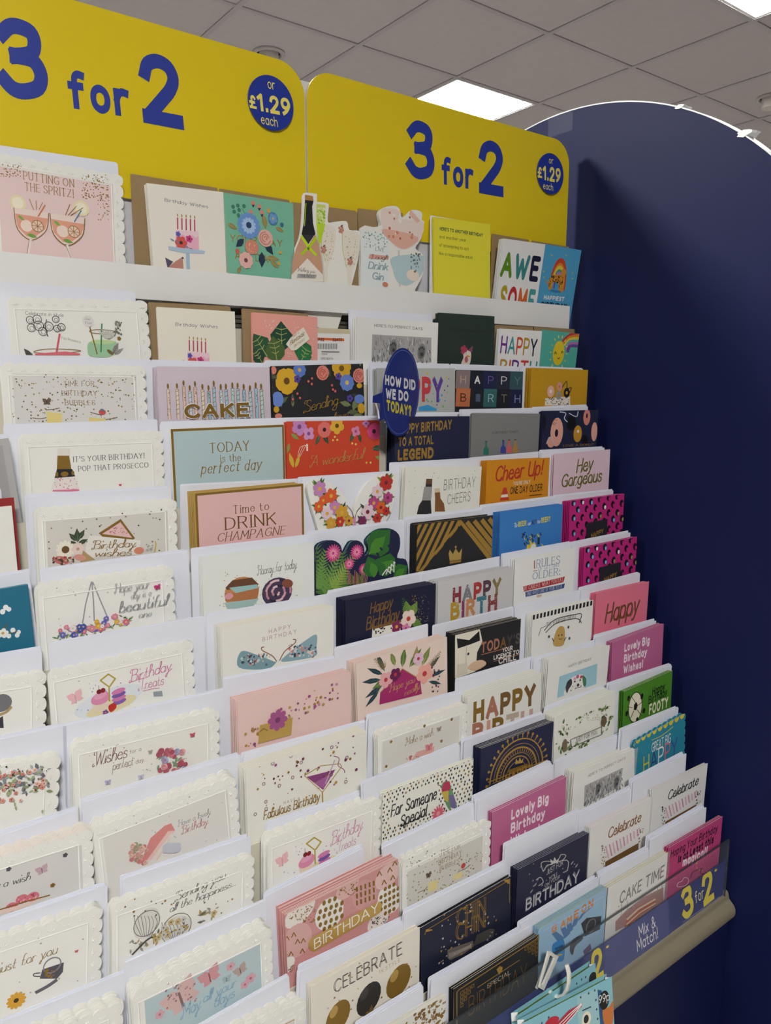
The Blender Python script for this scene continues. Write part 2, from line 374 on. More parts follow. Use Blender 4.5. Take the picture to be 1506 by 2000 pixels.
# ------------------------------------------------------------------ the room
CEIL = CAM_Z + 1.527; GX, GY = 2.146, 3.085      # ceiling height and one corner of its 0.6 m grid
def slab(name, a, b, m): o = MB(); o.box(a, b); return struct(o.obj(name, m))
slab('floor', (-7, -5, -.05), (8, 9, 0), mat('floor_vinyl', '#94908b', .35, 0, .06, 3))
WALLM = mat('wall_paint', '#8a8886', .7, 0, .03, 2)
slab('wall_back', (-7, 9, 0), (8, 9.1, CEIL), WALLM); slab('wall_front', (-7, -5.1, 0), (8, -5, CEIL), WALLM)
slab('wall_left', (-7.1, -5, 0), (-7, 9, CEIL), WALLM); slab('wall_right', (8, -5, 0), (8.1, 9, CEIL), WALLM)
TILEM = mat('ceiling_tile_board', '#bfb8b9', .9, 0, .05, 25, .5, 160)
BARM = mat('ceiling_grid_metal', '#b0abae', .5, 0, .03, 20)
ceil = slab('ceiling', (-7, -5, CEIL + .03), (8, 9, CEIL + .08), TILEM)
LIGHTS = [(1, 0), (1, -3), (-5, -2), (-5, -8), (-5, 4), (6, 3), (-10, -5)]  # seen panels come first; the far unseen ones are added for ambient light
tm = MB(); B = .006                              # one tile, edges chamfered, shared by all
lo = [(.012, .012), (.588, .012), (.588, .588), (.012, .588)]; hi = [(B, B), (.6 - B, B), (.6 - B, .6 - B), (B, .6 - B)]
tm.prism([0, 1, 2, 3], lambda i: (*lo[i], .001), lambda i: (*hi[i], .012))
tile_me = tm.mesh('ceiling_tile', [TILEM])
for i in range(-3, 8):
    for j in range(-5, 7):
        if (i, j) in LIGHTS: continue
        link('ceiling_tile', tile_me, ceil, Matrix.Translation((GX + .6 * i, GY + .6 * j, CEIL)))
for i in range(-3, 9):
    o = MB(); x = GX + .6 * i; o.box((x - .012, GY - 3.0, CEIL - .004), (x + .012, GY + 4.2, CEIL + .03)); o.obj('grid_bar', BARM, ceil)
for j in range(-5, 8):
    o = MB(); y = GY + .6 * j; o.box((GX - 1.8, y - .0115, CEIL - .0036), (GX + 4.8, y + .0115, CEIL + .03)); o.obj('grid_bar', BARM, ceil)
DIFF = mat('light_diffuser', '#fffefa', .5, emit=LAMP); FRM = mat('light_frame', '#f2f2f2', .4)
VISL = {(1, 0): 'square white ceiling light panel glowing above the right yellow sign', (1, -3): 'square ceiling light panel at the top right corner of the picture'}
for (i, j) in LIGHTS:
    x, y = GX + .6 * i, GY + .6 * j
    e = empty('ceiling_light', (x + .3, y + .3, CEIL), VISL.get((i, j), 'square unseen ceiling light panel set outside the picture for its light'), 'light', 'ceiling light panels')
    o = MB()
    for a, b in (((-.294, -.294, -.002), (.294, -.275, .02)), ((-.294, .275, -.002), (.294, .294, .02)), ((-.294, -.275, -.002), (-.275, .275, .02)), ((.275, -.275, -.002), (.294, .275, .02))): o.box(a, b)
    o.obj('light_frame', FRM, e)
    o = MB(); o.box((-.275, -.275, .001), (.275, .275, .012)); o.obj('diffuser', DIFF, e)
def lathe(mb, prof, n=28, mi=0):
    k = len(mb.v)
    for r, z in prof: mb.v += [(r * math.cos(6.28318 * t / n), r * math.sin(6.28318 * t / n), z) for t in range(n)]
    for a in range(len(prof) - 1):
        for t in range(n):
            u = (t + 1) % n; mb.f.append([k + a * n + t, k + a * n + u, k + a * n + n + u, k + a * n + n + t]); mb.m.append(mi); mb.c.append(None)
def spot(u, v, R, label):
    p = at_z(u, v, CEIL); e = empty('ceiling_spotlight', p, label, 'spotlight')
    o = MB(); lathe(o, [(R, .0), (R, -.006), (R * .92, -.011), (R * .78, -.011), (R * .72, -.002), (R * .72, .0)]); o.obj('trim_ring', mat('spot_ring', '#b5b0ae', .5), e)
    o = MB(); lathe(o, [(R * .72, .0), (0.001, .0)]); o.obj('recess_shade', mat('spot_recess_shade', '#191715', .8), e).location.z = -.001  # flat disc coloured dark for the shade in the gap around the barrel
    o = MB(); lathe(o, [(R * .6, -.003), (R * .6, -.05), (R * .55, -.056), (R * .3, -.05), (.001, -.045)]); o.obj('lamp_barrel', mat('spot_barrel', '#d8d2cc', .45), e)
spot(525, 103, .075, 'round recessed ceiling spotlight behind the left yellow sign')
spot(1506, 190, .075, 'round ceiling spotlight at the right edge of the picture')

# ------------------------------------------------------------------ end panel, kick board, back board
NAVY = mat('navy_laminate', '#131b45', .5, 0, .04, 14, spec=.16)
PX = 1.30
yc, zc, pr = 1.1366, CAM_Z - .1005, .6559
ep = empty('end_panel', (PX, yc, 0), 'tall navy blue end panel with rounded top closing the card rack', 'panel')
out = [(-pr, 0)] + [(-pr * math.cos(t), zc + pr * math.sin(t)) for t in [math.pi * k / 72 for k in range(73)]] + [(pr, 0)]
o = MB(); o.prism(out, lambda p: (0, p[0], p[1]), lambda p: (.022, p[0], p[1])); o.obj('panel_board', NAVY, ep)
o = MB(); arc = [(math.cos(math.pi * k / 72), math.sin(math.pi * k / 72)) for k in range(73)]
for k in range(72):
    a, b = arc[k], arc[k + 1]
    for (r0, r1, xa, xb) in ((pr, pr + .0022, -.001, .023),):
        q = [(xa, a[0] * r0, zc + a[1] * r0), (xa, b[0] * r0, zc + b[1] * r0), (xa, b[0] * r1, zc + b[1] * r1), (xa, a[0] * r1, zc + a[1] * r1)]
        q2 = [(xb, y, z) for _, y, z in q]
        o.face(q); o.face(q2[::-1]); o.face([q[2], q[3], q2[3], q2[2]]); o.face([q[0], q[1], q2[1], q2[0]])
o.obj('edge_band', mat('white_edging', '#e6e8ea', .35), ep)
TAPE = mat('clear_tape', '#e8ecf0', .1, alpha=.05)
def tape(u0, v0, u1, v1, seed):
    g = random.Random(seed); a = at_x(u0, v0, PX - .0006); b = at_x(u1, v1, PX - .0006); o = MB(); N_ = 6
    P = [[Vector((PX - .0004 - g.random() * .0012, a.y + (b.y - a.y) * i / N_, a.z + (b.z - a.z) * j / 3)) - ep.location for j in range(4)] for i in range(N_ + 1)]
    for i in range(N_):
        for j in range(3): o.face([P[i][j], P[i + 1][j], P[i + 1][j + 1], P[i][j + 1]])
    o.obj('clear_tape', TAPE, ep)
tape(1072, 226, 1118, 254, 2)
for u, v, r in ((1334, 211, .008), (1462, 262, .013)):        # crumpled tape left on the rim
    p = at_x(u, v, PX + .01) - ep.location; o = MB(); g = random.Random(int(u)); n = 9
    ring = [[(p.x - .012 + .024 * t, p.y + r * math.cos(6.283 * i / n) * g.uniform(.7, 1.4), p.z + r * .45 * math.sin(6.283 * i / n) * g.uniform(.6, 1.2)) for i in range(n)] for t in (0, .5, 1)]
    for t in (0, 1):
        for i in range(n): o.face([ring[t][i], ring[t][(i + 1) % n], ring[t + 1][(i + 1) % n], ring[t + 1][i]])
    o.face(ring[0]); o.face(ring[2][::-1]); o.obj('tape_scrap', mat('white_tape', '#f0f2f2', .3), ep)
XL, XR = .02, 1.297                             # left and right ends of the rack (the left end is outside the picture)
o = MB(); o.box((XL, .646, 0), (XR, .66, CAM_Z - 1.0)); kb = o.obj('kick_board', NAVY); tag(kb, 'dark navy board below the front rail of the rack', 'panel')
o = MB(); o.box((XL, 1.096, 0), (1.272, 1.102, CAM_Z + .466)); bb = o.obj('back_board', mat('white_backing', '#d9d8dc', .6, 0, .02, 9)); tag(bb, 'pale board standing behind the yellow signs', 'board')

# ------------------------------------------------------------------ yellow signs
F1 = (0, 0, 2.317); F2 = (560, 0, 1.592)
YEL = mat('yellow_sign_card', '#e9ce1d', .3, 0, .015, 5); SBLUE = '#23399b'
YELEDGE = mat('sign_edge', '#f3ecc0', .5)
def sign(x0, x1, zt, label, frame, marks, disc_c, disc_r, dtext):
    ys = 1.09; zb = CAM_Z + .252; zt = CAM_Z + zt; r = .046
    e = empty('promotion_sign', (x0, ys, zb), label, 'sign', 'yellow signs')
    P = [(0, 0), (x1 - x0, 0)] + [(x1 - x0 - r + r * math.cos(t), zt - zb - r + r * math.sin(t)) for t in [k * math.pi / 20 for k in range(11)]] + [(r - r * math.sin(t), zt - zb - r + r * math.cos(t)) for t in [k * math.pi / 20 for k in range(11)]]
    o = MB(); o.prism(P, lambda p: (p[0], 0, p[1]), lambda p: (p[0], .004, p[1]), 0, 1); o.obj('sign_board', [YEL, YELEDGE], e)
    inv = Matrix.Translation(-e.location)
    for mk in marks:
        a = Art(Vector((x0, ys, zt)), Vector((1, 0, 0)), Vector((0, 0, -1)), Vector((0, -1, 0)), frame, base=2e-4); mk(a)
        a.txt.v = [tuple(inv @ Vector(v)) for v in a.txt.v]; a.txt.obj('numeral' if mk is not marks[1] else 'printed_word', [INK, FOIL], e)
    c = at_y(frame[0] + disc_c[0] / frame[2], frame[1] + disc_c[1] / frame[2], ys)
    o = MB(); o.prism([(disc_r * math.cos(6.28318 * k / 48), disc_r * math.sin(6.28318 * k / 48)) for k in range(48)], lambda p: (c.x - x0 + p[0], -.0045, c.z - zb + p[1]), lambda p: (c.x - x0 + p[0], -.0015, c.z - zb + p[1]))
    d = o.obj('price_roundel', mat('roundel_blue', SBLUE, .35), e)
    a = Art(Vector((x0, ys - .0045, zt)), Vector((1, 0, 0)), Vector((0, 0, -1)), Vector((0, -1, 0)), frame, base=2e-4)
    dtext(a); a.objs(d, inv)
PY = '#f3e36a'
m1 = [lambda a: a.T('3', -6, 436, 228, 466, 370, SBLUE, 'bold'), lambda a: a.T('for', 316, 492, 592, 536, 182, SBLUE, 'bold'), lambda a: a.T('2', 644, 554, 834, 590, 330, SBLUE, 'bold')]
def d1(a): a.T('or', 1212, 400, 1246, 408, 48, PY, 'sans'); a.T('\u00a3', 1130, 488, 1162, 496, 62, PY, 'bold'); a.T('1.29', 1166, 502, 1318, 530, 84, PY, 'bold'); a.T('each', 1182, 560, 1258, 576, 46, PY, 'sans')
sign(.033, .656, .484, 'large yellow 3 for 2 sign with price roundel on the left', F1, m1, (1222, 470), .0382, d1)
m2 = [lambda a: a.T('3', 372, 550, 460, 566, 182, SBLUE, 'bold'), lambda a: a.T('for', 482, 574, 580, 592, 90, SBLUE, 'bold'), lambda a: a.T('2', 596, 600, 674, 614, 170, SBLUE, 'bold')]
def d2(a): a.T('or', 815, 508, 829, 511, 22, PY, 'sans'); a.T('\u00a3', 780, 552, 794, 555, 34, PY, 'bold'); a.T('1.29', 796, 560, 852, 570, 46, PY, 'bold'); a.T('each', 797, 587, 828, 594, 22, PY, 'sans')
sign(.660, 1.279, .485, 'yellow 3 for 2 sign on the right next to the navy end panel', F2, m2, (816, 542), .0382, d2)

# ------------------------------------------------------------------ top shelf and card tiers
def row_y(r): return {0: 1.0725, 1: 1.040}.get(r, 1.008 - .0342 * (r - 2))
def row_z(r): return CAM_Z + (.118 if r == 0 else (.034 - .0818 * (r - 2)) - .148)      # height of the pocket floor
SLAB = {0: .0155, 1: .0195}
CREAM = mat('cream_shelf_plastic', '#d9d3c2', .45, 0, .03, 12)
WSH = mat('white_shelf_edge', '#f0efec', .35, 0, .04, 7)
ts = empty('top_shelf', (XL, 1.062, CAM_Z + .116), 'white fronted shelf under the yellow signs holding the top row', 'shelf')
o = MB(); o.box((0, 0, 0), (1.2655 - XL, .004, .0455)); o.obj('shelf_front', WSH, ts)
o = MB(); o.box((0, .004, -.002), (1.2655 - XL, .033, .0015)); o.obj('shelf_base', WSH, ts)
for k in range(4):
    o = MB(); o.box((.001, .022 - .001 * k, -.009 - .007 * k), (1.262 - XL, .032, -.004 - .007 * k)); o.obj('stack_layer', mat('stack_layer_dark', '#5d5850', .6), ts)  # dark slabs standing in for the kraft envelopes stacked in the dim gap
tier_lab = {1: 'cream card tier right under the white top shelf'}
NUMW = ['', 'first', 'second', 'third', 'fourth', 'fifth', 'sixth', 'seventh', 'eighth', 'ninth', 'tenth', 'eleventh', 'lowest']
PIT = .1714; C0 = 1.288 - 7 * PIT
for r in range(1, 13):
    y, z = row_y(r), row_z(r); d = SLAB.get(r, .0308)
    t = empty('card_tier', (XL, y, z), 'cream plastic pocket strip holding the %s row of cards under the shelf' % NUMW[r], 'shelf', 'card tiers')
    o = MB(); o.box((0, d - .0002, -.002), (1.245 - XL, d + .0013, .115)); o.obj('back_strip', CREAM, t)
    o = MB(); o.box((0, -.0015, -.003), (1.262 - XL, d, 0)); o.obj('pocket_floor', CREAM, t)
    o = MB(); o.box((0, -.0018, -.003), (1.262 - XL, -.0008, .012)); o.obj('front_lip', CREAM, t)
    for c in range(7 if r > 1 else 0):
        x = C0 + c * PIT - XL - .003
        o = MB(); o.prism([(-.0006, 0), (d - .001, 0), (d - .001, .1), (.012, .09), (-.0006, .03)], lambda p: (x - .0006, p[0], p[1]), lambda p: (x + .0006, p[0], p[1])); o.obj('divider', CREAM, t)

# ------------------------------------------------------------------ cards and envelopes
BEHIND = []; ALLENV = []
def scallop_outline(W, H, p=.0152):
    nt = max(3, round(W / p)); nr = max(3, round(H / p)); pw = W / nt; ph = H / nr; b = .0042
    P = [(0, 0), (W - b, 0)]
    for k in range(nr):
        for s in range(1, 6):
            t = math.pi * s / 5; P.append((W - b + b * math.sin(t), ph * k + ph / 2 * (1 - math.cos(t)) if k < nr - 1 else min(ph * k + ph / 2 * (1 - math.cos(t)), H - b * .6)))
    for k in range(nt):
        for s in range(1 if k else 0, 6):
            t = math.pi * s / 5; P.append((W - b * .5 - (W - b * .5) / nt * (k + (1 - math.cos(t)) / 2), H - b + b * math.sin(t)))
    P = [q for q in P if q[0] > .004 or q[1] < H - .02]
    P += [(.004, H - b * .6), (.001, H - b * 1.3), (0, H - b * 2.2)]
    return P
def card_mesh(name, P, W, m, inner, spread=.0006):
    o = MB(); n = len(P)
    sd = lambda i: 0 if P[i][0] < 1e-4 and P[(i + 1) % n][0] < 1e-4 else 1
    o.prism(P, lambda p: (p[0], 0, p[1]), lambda p: (p[0], .0003, p[1]), 0, sd)
    o.prism(P, lambda p: (p[0], .00035 + spread * p[0] / W, p[1]), lambda p: (p[0], .00065 + spread * p[0] / W, p[1]), 0, sd)
    return o.mesh(name, [m, inner])
def emboss(parent, W, H, m, y=-.0001):
    o = MB(); nt = max(3, round(W / .0152)); nr = max(3, round(H / .0152))
    def leafp(cx_, cz_, ang, l, wd):
        ca, sa = math.cos(ang), math.sin(ang); q = [(cx_, cz_)]; f = lambda a, b: (cx_ + a * ca - b * sa, y, cz_ + a * sa + b * ca)
        top = (cx_ + l * .5 * ca, y - .00055, cz_ + l * .5 * sa); R_ = [f(0, 0), f(l * .5, -wd), f(l, 0), f(l * .5, wd)]
        for i in range(4): o.face([R_[i], R_[(i + 1) % 4], top])
    for k in range(nt):
        cx_ = W / nt * (k + .5)
        for an in (30, 75, 105, 150): leafp(cx_ , H - .0115, math.radians(an), .0052, .0009)
    for k in range(nr - 1):
        cz_ = H / nr * (k + .5)
        for an in (-60, -15, 15, 60): leafp(W - .0115, cz_, math.radians(an), .0052, .0009)
    def ridge(a, b, nx, nz, hw=.0009, h=.0004):
        A0, A1 = (a[0] - nx * hw, y, a[1] - nz * hw), (a[0] + nx * hw, y, a[1] + nz * hw); AT = (a[0], y - h, a[1])
        B0, B1 = (b[0] - nx * hw, y, b[1] - nz * hw), (b[0] + nx * hw, y, b[1] + nz * hw); BT = (b[0], y - h, b[1])
        o.face([A0, B0, BT, AT]); o.face([AT, BT, B1, A1])
    i = .0155; ridge((.006, H - i), (W - i, H - i), 0, 1); ridge((W - i, .004), (W - i, H - i), 1, 0); ridge((.006, .004), (.006, H - i), 1, 0)
    o.obj('embossed_border', m, parent)
def env_mesh(W, H, kraft):
    o = MB(); P = [(0, 0), (W, 0), (W, H - .0015), (W - .0015, H), (.0015, H), (0, H - .0015)]
    o.prism(P, lambda p: (p[0], 0, p[1]), lambda p: (p[0], .0005, p[1]))
    F_ = [(.002, H), (W - .002, H), (W * .55, H * .55), (W * .45, H * .55)]            # the folded flap on its back
    o.prism(F_, lambda p: (p[0], .0006, p[1]), lambda p: (p[0], .0008, p[1]))
    return o.mesh('envelope', [KRAFT if kraft else ENVM])
VPX = -368.4
def frame_of(row, fr, TL, TR, tilt, dy=0):
    t = math.radians(tilt); D = Vector((0, -math.sin(t), -math.cos(t))); N = Vector((0, -math.cos(t), math.sin(t)))
    p0 = Vector((0, row_y(row) + dy, row_z(row) + (.148 if row else .14) * .3))
    f = lambda p: hit(fr[0] + p[0] / fr[2], fr[1] + p[1] / fr[2], p0, N)
    A, B_ = f(TL), f(TR); X = (B_ - A).normalized(); D = X.cross(N) * -1 if X.cross(N).z > 0 else X.cross(N)
    return A, X, D, N, (B_ - A).length
def card(row, fr, TL, TR, label, short, col='#f3f1ea', kind='rect', n=6, left=None, env=None, kraft=False, ne=3, tilt=0, art=None, inner=None, outline=None, boss=True, W=None, spread=.0006, dy=0):
    g = random.Random(sum(map(ord, short)))
    A, X, D, N, w0 = frame_of(row, fr, TL, TR, tilt, dy)
    if W: A = A + X * (w0 - W); w0 = W
    W = w0; zf = row_z(row)
    H = (A.z - zf + W * 0) / max(.2, -D.z)
    m = paper(col); inn = paper(inner) if inner else INNER
    O = A + D * H
    mw = Matrix(((X.x, -N.x, -D.x, O.x), (X.y, -N.y, -D.y, O.y), (X.z, -N.z, -D.z, O.z), (0, 0, 0, 1)))
    if outline:                                  # die cut: photo outline on the card's own plane, open bottom closed at the floor
        q = [hit(fr[0] + p[0] / fr[2], fr[1] + p[1] / fr[2], A, N) - A for p in outline]
        P = [(v.dot(X), H - v.dot(D)) for v in q]
        P = catmull(P, 3); P = [(max(p[0], -.02), p[1]) for p in P] + [(P[-1][0], .0), (P[0][0], .0)]
    elif kind == 'scallop': P = scallop_outline(W, H)
    else: P = [(0, 0), (W, 0), (W, H), (0, H)]
    me = card_mesh('greeting_card', P, W, m, inn, spread)
    c = link('greeting_card', me, None, mw); tag(c, label, 'greeting card', 'cards in row %d' % row)
    if kind == 'scallop' and boss: emboss(c, W, H, m)
    if art:
        a = Art(A, X, D, N, fr, (0.0003, 0.0003, W - .0003, H - .0005) if not outline else (min(p[0] for p in P) + .0015, H - max(p[1] for p in P) + .0015, max(p[0] for p in P) - .0015, H - .0005)); a.W, a.H = W, H
        art(a); a.objs(c, mw.inverted())
    dmax = SLAB.get(row, .0302) - dy; Y = row_y(row) + dy
    if left is not None:
        u = fr[0] + left / fr[2]; ul = fr[0] + TL[0] / fr[2]; dep = Y * ((ul - VPX) / (u - VPX) - 1)
    else: dep = .0028 * n
    dep = max(.0022, min(dep, dmax - .0016 * (ne + 1) - .002)); n = max(0, min(n, int(dep / .0028)))
    jit = .0022 if kind == 'scallop' else .0008
    for k in range(1, n + 1):
        off = Vector((g.uniform(-jit, jit * .6), dep * k / n, 0))
        BEHIND.append((k, (A - Vector((0, 0, CAM_Z))).length, me, Matrix.Translation(off) @ mw @ Matrix.Diagonal((1, 1, 1 - g.uniform(0, .014) ** 1.0, 1)), 'card packed behind the ' + short, 'cards behind the ' + short))
    ye = min(dep + .0035 if n else .004, dmax - .0016 * ne - .0005)
    if ne:
        if env:
            p0 = Vector((0, Y + ye + .001, 0)); f = lambda p: hit(fr[0] + p[0] / fr[2], fr[1] + p[1] / fr[2], p0, Vector((0, 1, 0)))
            a_, b_ = f(env[0]), f(env[1]); x0, x1, zt = a_.x, b_.x, (a_.z + b_.z) / 2; rz = max(-.05, min(.05, (a_.z - b_.z) / max(.05, x1 - x0)))
        else: x0, x1, zt, rz = A.x - .002, A.x + W + .001, A.z + .004, 0
        me = env_mesh(x1 - x0, zt - zf - .001 - abs(rz) * (x1 - x0) / 2, kraft)
        step = min(.0024, (dmax - .001 - ye) / max(1, ne))
        for k in range(ne):
            o = link('envelope', me, None, Matrix.Translation((x0 + g.uniform(-.003, .003) * (k > 0), Y + ye + step * k, zf + .0005 + abs(rz) * (x1 - x0) / 2)) @ Matrix.Rotation(rz + g.uniform(-.006, .006) * (k > 0), 4, 'Y') @ Matrix.Diagonal((1, 1, 1 - g.uniform(.004, .028) * (k < ne - 1), 1)))
            tag(o, ('brown kraft' if kraft else 'white') + ' envelope standing behind the ' + short, 'envelope', 'envelopes behind the ' + short); ALLENV.append(o)
    return c

# zoom frames of the photograph in which the cards were measured: (left, top, magnification)
F3 = (0, 540, 3.586); F4 = (280, 560, 3.1375); F5 = (680, 560, 2.896); F6 = (0, 920, 3.586); F7 = (340, 920, 2.896); F8 = (780, 880, 2.896)
A1 = (0, 1340, 2.896); A2 = (0, 1660, 2.689); A3 = (420, 1280, 2.789); A4 = (500, 1640, 2.689); A5 = (880, 1280, 2.689); A6 = (950, 1560, 2.7086)
A8 = (240, 330, 3.1375); R6 = (960, 420, 6.25)
WH = '#f3f2ec'; GRN = '#4c7a44'; DGR = '#26452f'

# ---- shared motifs
def cake_on_stand(a, x, y, s, low=True):
    a.P([(x - 62 * s, y), (x + 78 * s, y + 8 * s), (x + 80 * s, y + 122 * s), (x - 62 * s, y + 110 * s)], '#f0b7cb')
    a.P([(x - 62 * s, y), (x + 78 * s, y + 8 * s), (x + 78 * s, y + 34 * s), (x + 60 * s, y + 50 * s), (x + 40 * s, y + 30 * s), (x + 10 * s, y + 46 * s), (x - 20 * s, y + 28 * s), (x - 62 * s, y + 36 * s)], '#f4d3dc')
    for k in range(5):
        u = x - 50 * s + 26 * s * k; v = y - 4 * s + 3 * k * s
        a.L([(u, v), (u - 1, v - 72 * s)], 8 * s, '#c4476f', 0); a.E(u - 1, v - 86 * s, 4 * s, 'gold', 10 * s)
    a.Fl(x - 30 * s, y + 78 * s, 42 * s, '#d95a52', '#3d2c1e', 6); a.Fl(x + 20 * s, y + 55 * s, 24 * s, '#d23f83', '#7a1f4a', 5); a.Fl(x - 48 * s, y + 25 * s, 18 * s, '#6b63c0', '#3a3580', 5)
    for k in range(4): a.Lf(x - 70 * s + 30 * k * s, y + 70 * s + 14 * k * s, 34 * s, 3.6 + .3 * k if k < 2 else .3, '#7d8ba8')
    if low:
        a.P([(x - 110 * s, y + 100 * s), (x + 118 * s, y + 128 * s), (x + 112 * s, y + 146 * s), (x, y + 142 * s), (x - 104 * s, y + 122 * s)], '#b5c9dd')
        a.L([(x + 10 * s, y + 140 * s), (x + 14 * s, y + 250 * s)], 22 * s, '#a9c0d8', 0)
        a.P([(x - 118 * s, y + 236 * s), (x - 60 * s, y + 190 * s), (x - 22 * s, y + 165 * s), (x - 14 * s, y + 250 * s)], '#c58a7c'); a.P([(x - 128 * s, y + 168 * s), (x - 80 * s, y + 195 * s), (x - 112 * s, y + 235 * s)], '#55506a'); a.E(x - 20 * s, y + 172 * s, 6 * s, '#2b2222')
def cupcakes(a, x, y, s):
    a.D_(26, (x - 210 * s, y - 70 * s, x + 230 * s, y + 130 * s), 2, 5 * s, ['#8fa3c4', '#7a86b8', '#c5a9c8'], 4)
    a.E(x + 30 * s, y + 90 * s, 150 * s, '#e9dfb0', 42 * s, -.15)
    a.P([(x - 90 * s, y + 70 * s), (x + 18 * s, y + 60 * s), (x + 4 * s, y + 118 * s), (x - 78 * s, y + 124 * s)], '#ecdcc4'); a.E(x - 36 * s, y + 42 * s, 58 * s, '#e392b4', 38 * s, -.15); a.E(x - 40 * s, y + 24 * s, 40 * s, '#eaa6c2', 22 * s, -.15)
    a.E(x - 46 * s, y, 15 * s, '#7a1420'); a.E(x - 22 * s, y - 8 * s, 15 * s, '#8d1824'); a.L([(x - 46 * s, y - 8 * s), (x - 48 * s, y - 40 * s)], 3 * s, '#6b4a30', 0)
    a.L([(x + 18 * s, y + 60 * s), (x + 16 * s, y - 30 * s), (x - 38 * s, y - 70 * s), (x + 12 * s, y - 110 * s), (x + 55 * s, y - 82 * s), (x + 20 * s, y - 32 * s)], 9 * s, '#b5a03c', 0)
    for k, c in enumerate(('#8d62b0', '#d47fb2', '#7f5aa6', '#d982b4')): a.E(x + 80 * s - k * 2, y + 62 * s - 22 * s * k, 42 * s, c, 16 * s, -.15)
    a.P([(x + 12 * s, y + 90 * s), (x + 50 * s, y + 70 * s), (x + 62 * s, y + 98 * s), (x + 26 * s, y + 128 * s)], '#c8322c', 1); a.Fl(x - 6 * s, y + 130 * s, 18 * s, '#7a4a9c', '#c9a13a', 5)
    a.Bfly(x - 190 * s, y + 40 * s, 62 * s, '#f0bfc4', '#e0a0a8', -.3)
def paws(a, q):
    a.P(q, '#b3b1b0'); (x0, y0), (x1, y1), (x2, y2), (x3, y3) = q
    g = random.Random(5); lx = lambda s, t: (x0 + (x1 - x0) * s + (x3 - x0) * t, y0 + (y1 - y0) * s + (y3 - y0) * t)
    h = y3 - y0; by = {}
    for k in range(170):
        s, t = g.random() * .96 + .02, g.random(); p = lx(s, t); p2 = (p[0] + g.uniform(-8, 8), p[1] + g.uniform(.1, .3) * h)
        by.setdefault(g.choice(['#8c8a89', '#5a5858', '#e0dedc', '#a09e9d', '#c9c7c5', '#74726f']), []).extend(strip([p, p2], lambda a_, b_: g.uniform(2, 5)))
    for c, ps in by.items(): a.put(ps, c)
    for s, t in ((.36, .45), (.84, .55)):
        p = lx(s, t); a.E(p[0], p[1], .2 * h, '#908e8d', .32 * h, .2); a.E(p[0], p[1] + .02 * h, .15 * h, '#6c6a6a', .25 * h, .2); a.E(p[0] + 2, p[1] + .1 * h, .075 * h, '#3a3839', .07 * h)
        for d in (-1.3, -.4, .5, 1.3): a.E(p[0] + d * .07 * h, p[1] - .1 * h - .05 * h * (abs(d) < 1), .032 * h, '#3e3c3c', .045 * h)
def leopard(a, box, sq, txt):
    g = random.Random(8); x0, y0, x1, y1 = box; sl = a.ax[1] / a.ax[0]
    for i in range(6):
        for j in range(6):
            x = x0 + (x1 - x0) * (i + .5 * (j % 2) + .2) / 5.8; y = y0 + 42 * j + sl * (x - x0) + g.uniform(-6, 6)
            a.E(x, y, 16, '#17151c', 20, g.uniform(-.5, .5)); a.E(x + 5, y + 6, 9, g.choice(['#c2277d', '#7fb4e8', '#f0ecef', '#c2277d', '#a58a55']), 11)
    a.P(sq, '#26242c'); a.T(txt, *sq_line(sq), 28, 'gold', 'bold')
def sq_line(sq): (x0, y0), (x1, y1) = sq[0], sq[1]; return x0 + 22, y0 + 86 + 0, x1 - 24, y1 + 82
def celebrate_candles(a, x, y, s, tcol, dot):
    a.T('Celebrate', x, y, x + 175 * s, y - 92 * s, 58 * s, tcol, 'brush')
    for k in range(10): a.L([(x + 6 + 17 * k * s, y + (100 - 13 * k) * s), (x - 8 + 18.5 * k * s, y + (36 - 10 * k) * s)], 7 * s, '#d590ac' if k % 2 else '#e2b3c4', 0)
    a.P([(x - 12 * s, y + 165 * s), (x - 12 * s, y + 118 * s), (x + 165 * s, y + 18 * s), (x + 163 * s, y + 70 * s)], 'bronze'); a.P([(x - 12 * s, y + 178 * s), (x - 12 * s, y + 150 * s), (x + 163 * s, y + 50 * s), (x + 163 * s, y + 80 * s)], '#6d4a2c')
    a.D_(30, (x - 34 * s, y + 30 * s, x - 8 * s, y + 150 * s), 2, 5 * s, [dot], 3); a.D_(22, (x + 164 * s, y - 60 * s, x + 190 * s, y + 60 * s), 2, 5 * s, [dot], 4)
def lovely(a, x, y, w, sl, s):
    for k, (t, f) in enumerate((('Lovely Big', 1), ('Birthday', .92), ('Wishes!', .78))): a.T(t, x - 3 * k, y + 62 * s * k, x - 3 * k + w * f, y + 62 * s * k + sl * f, 48 * s, '#f7e9f0', 'bubble')

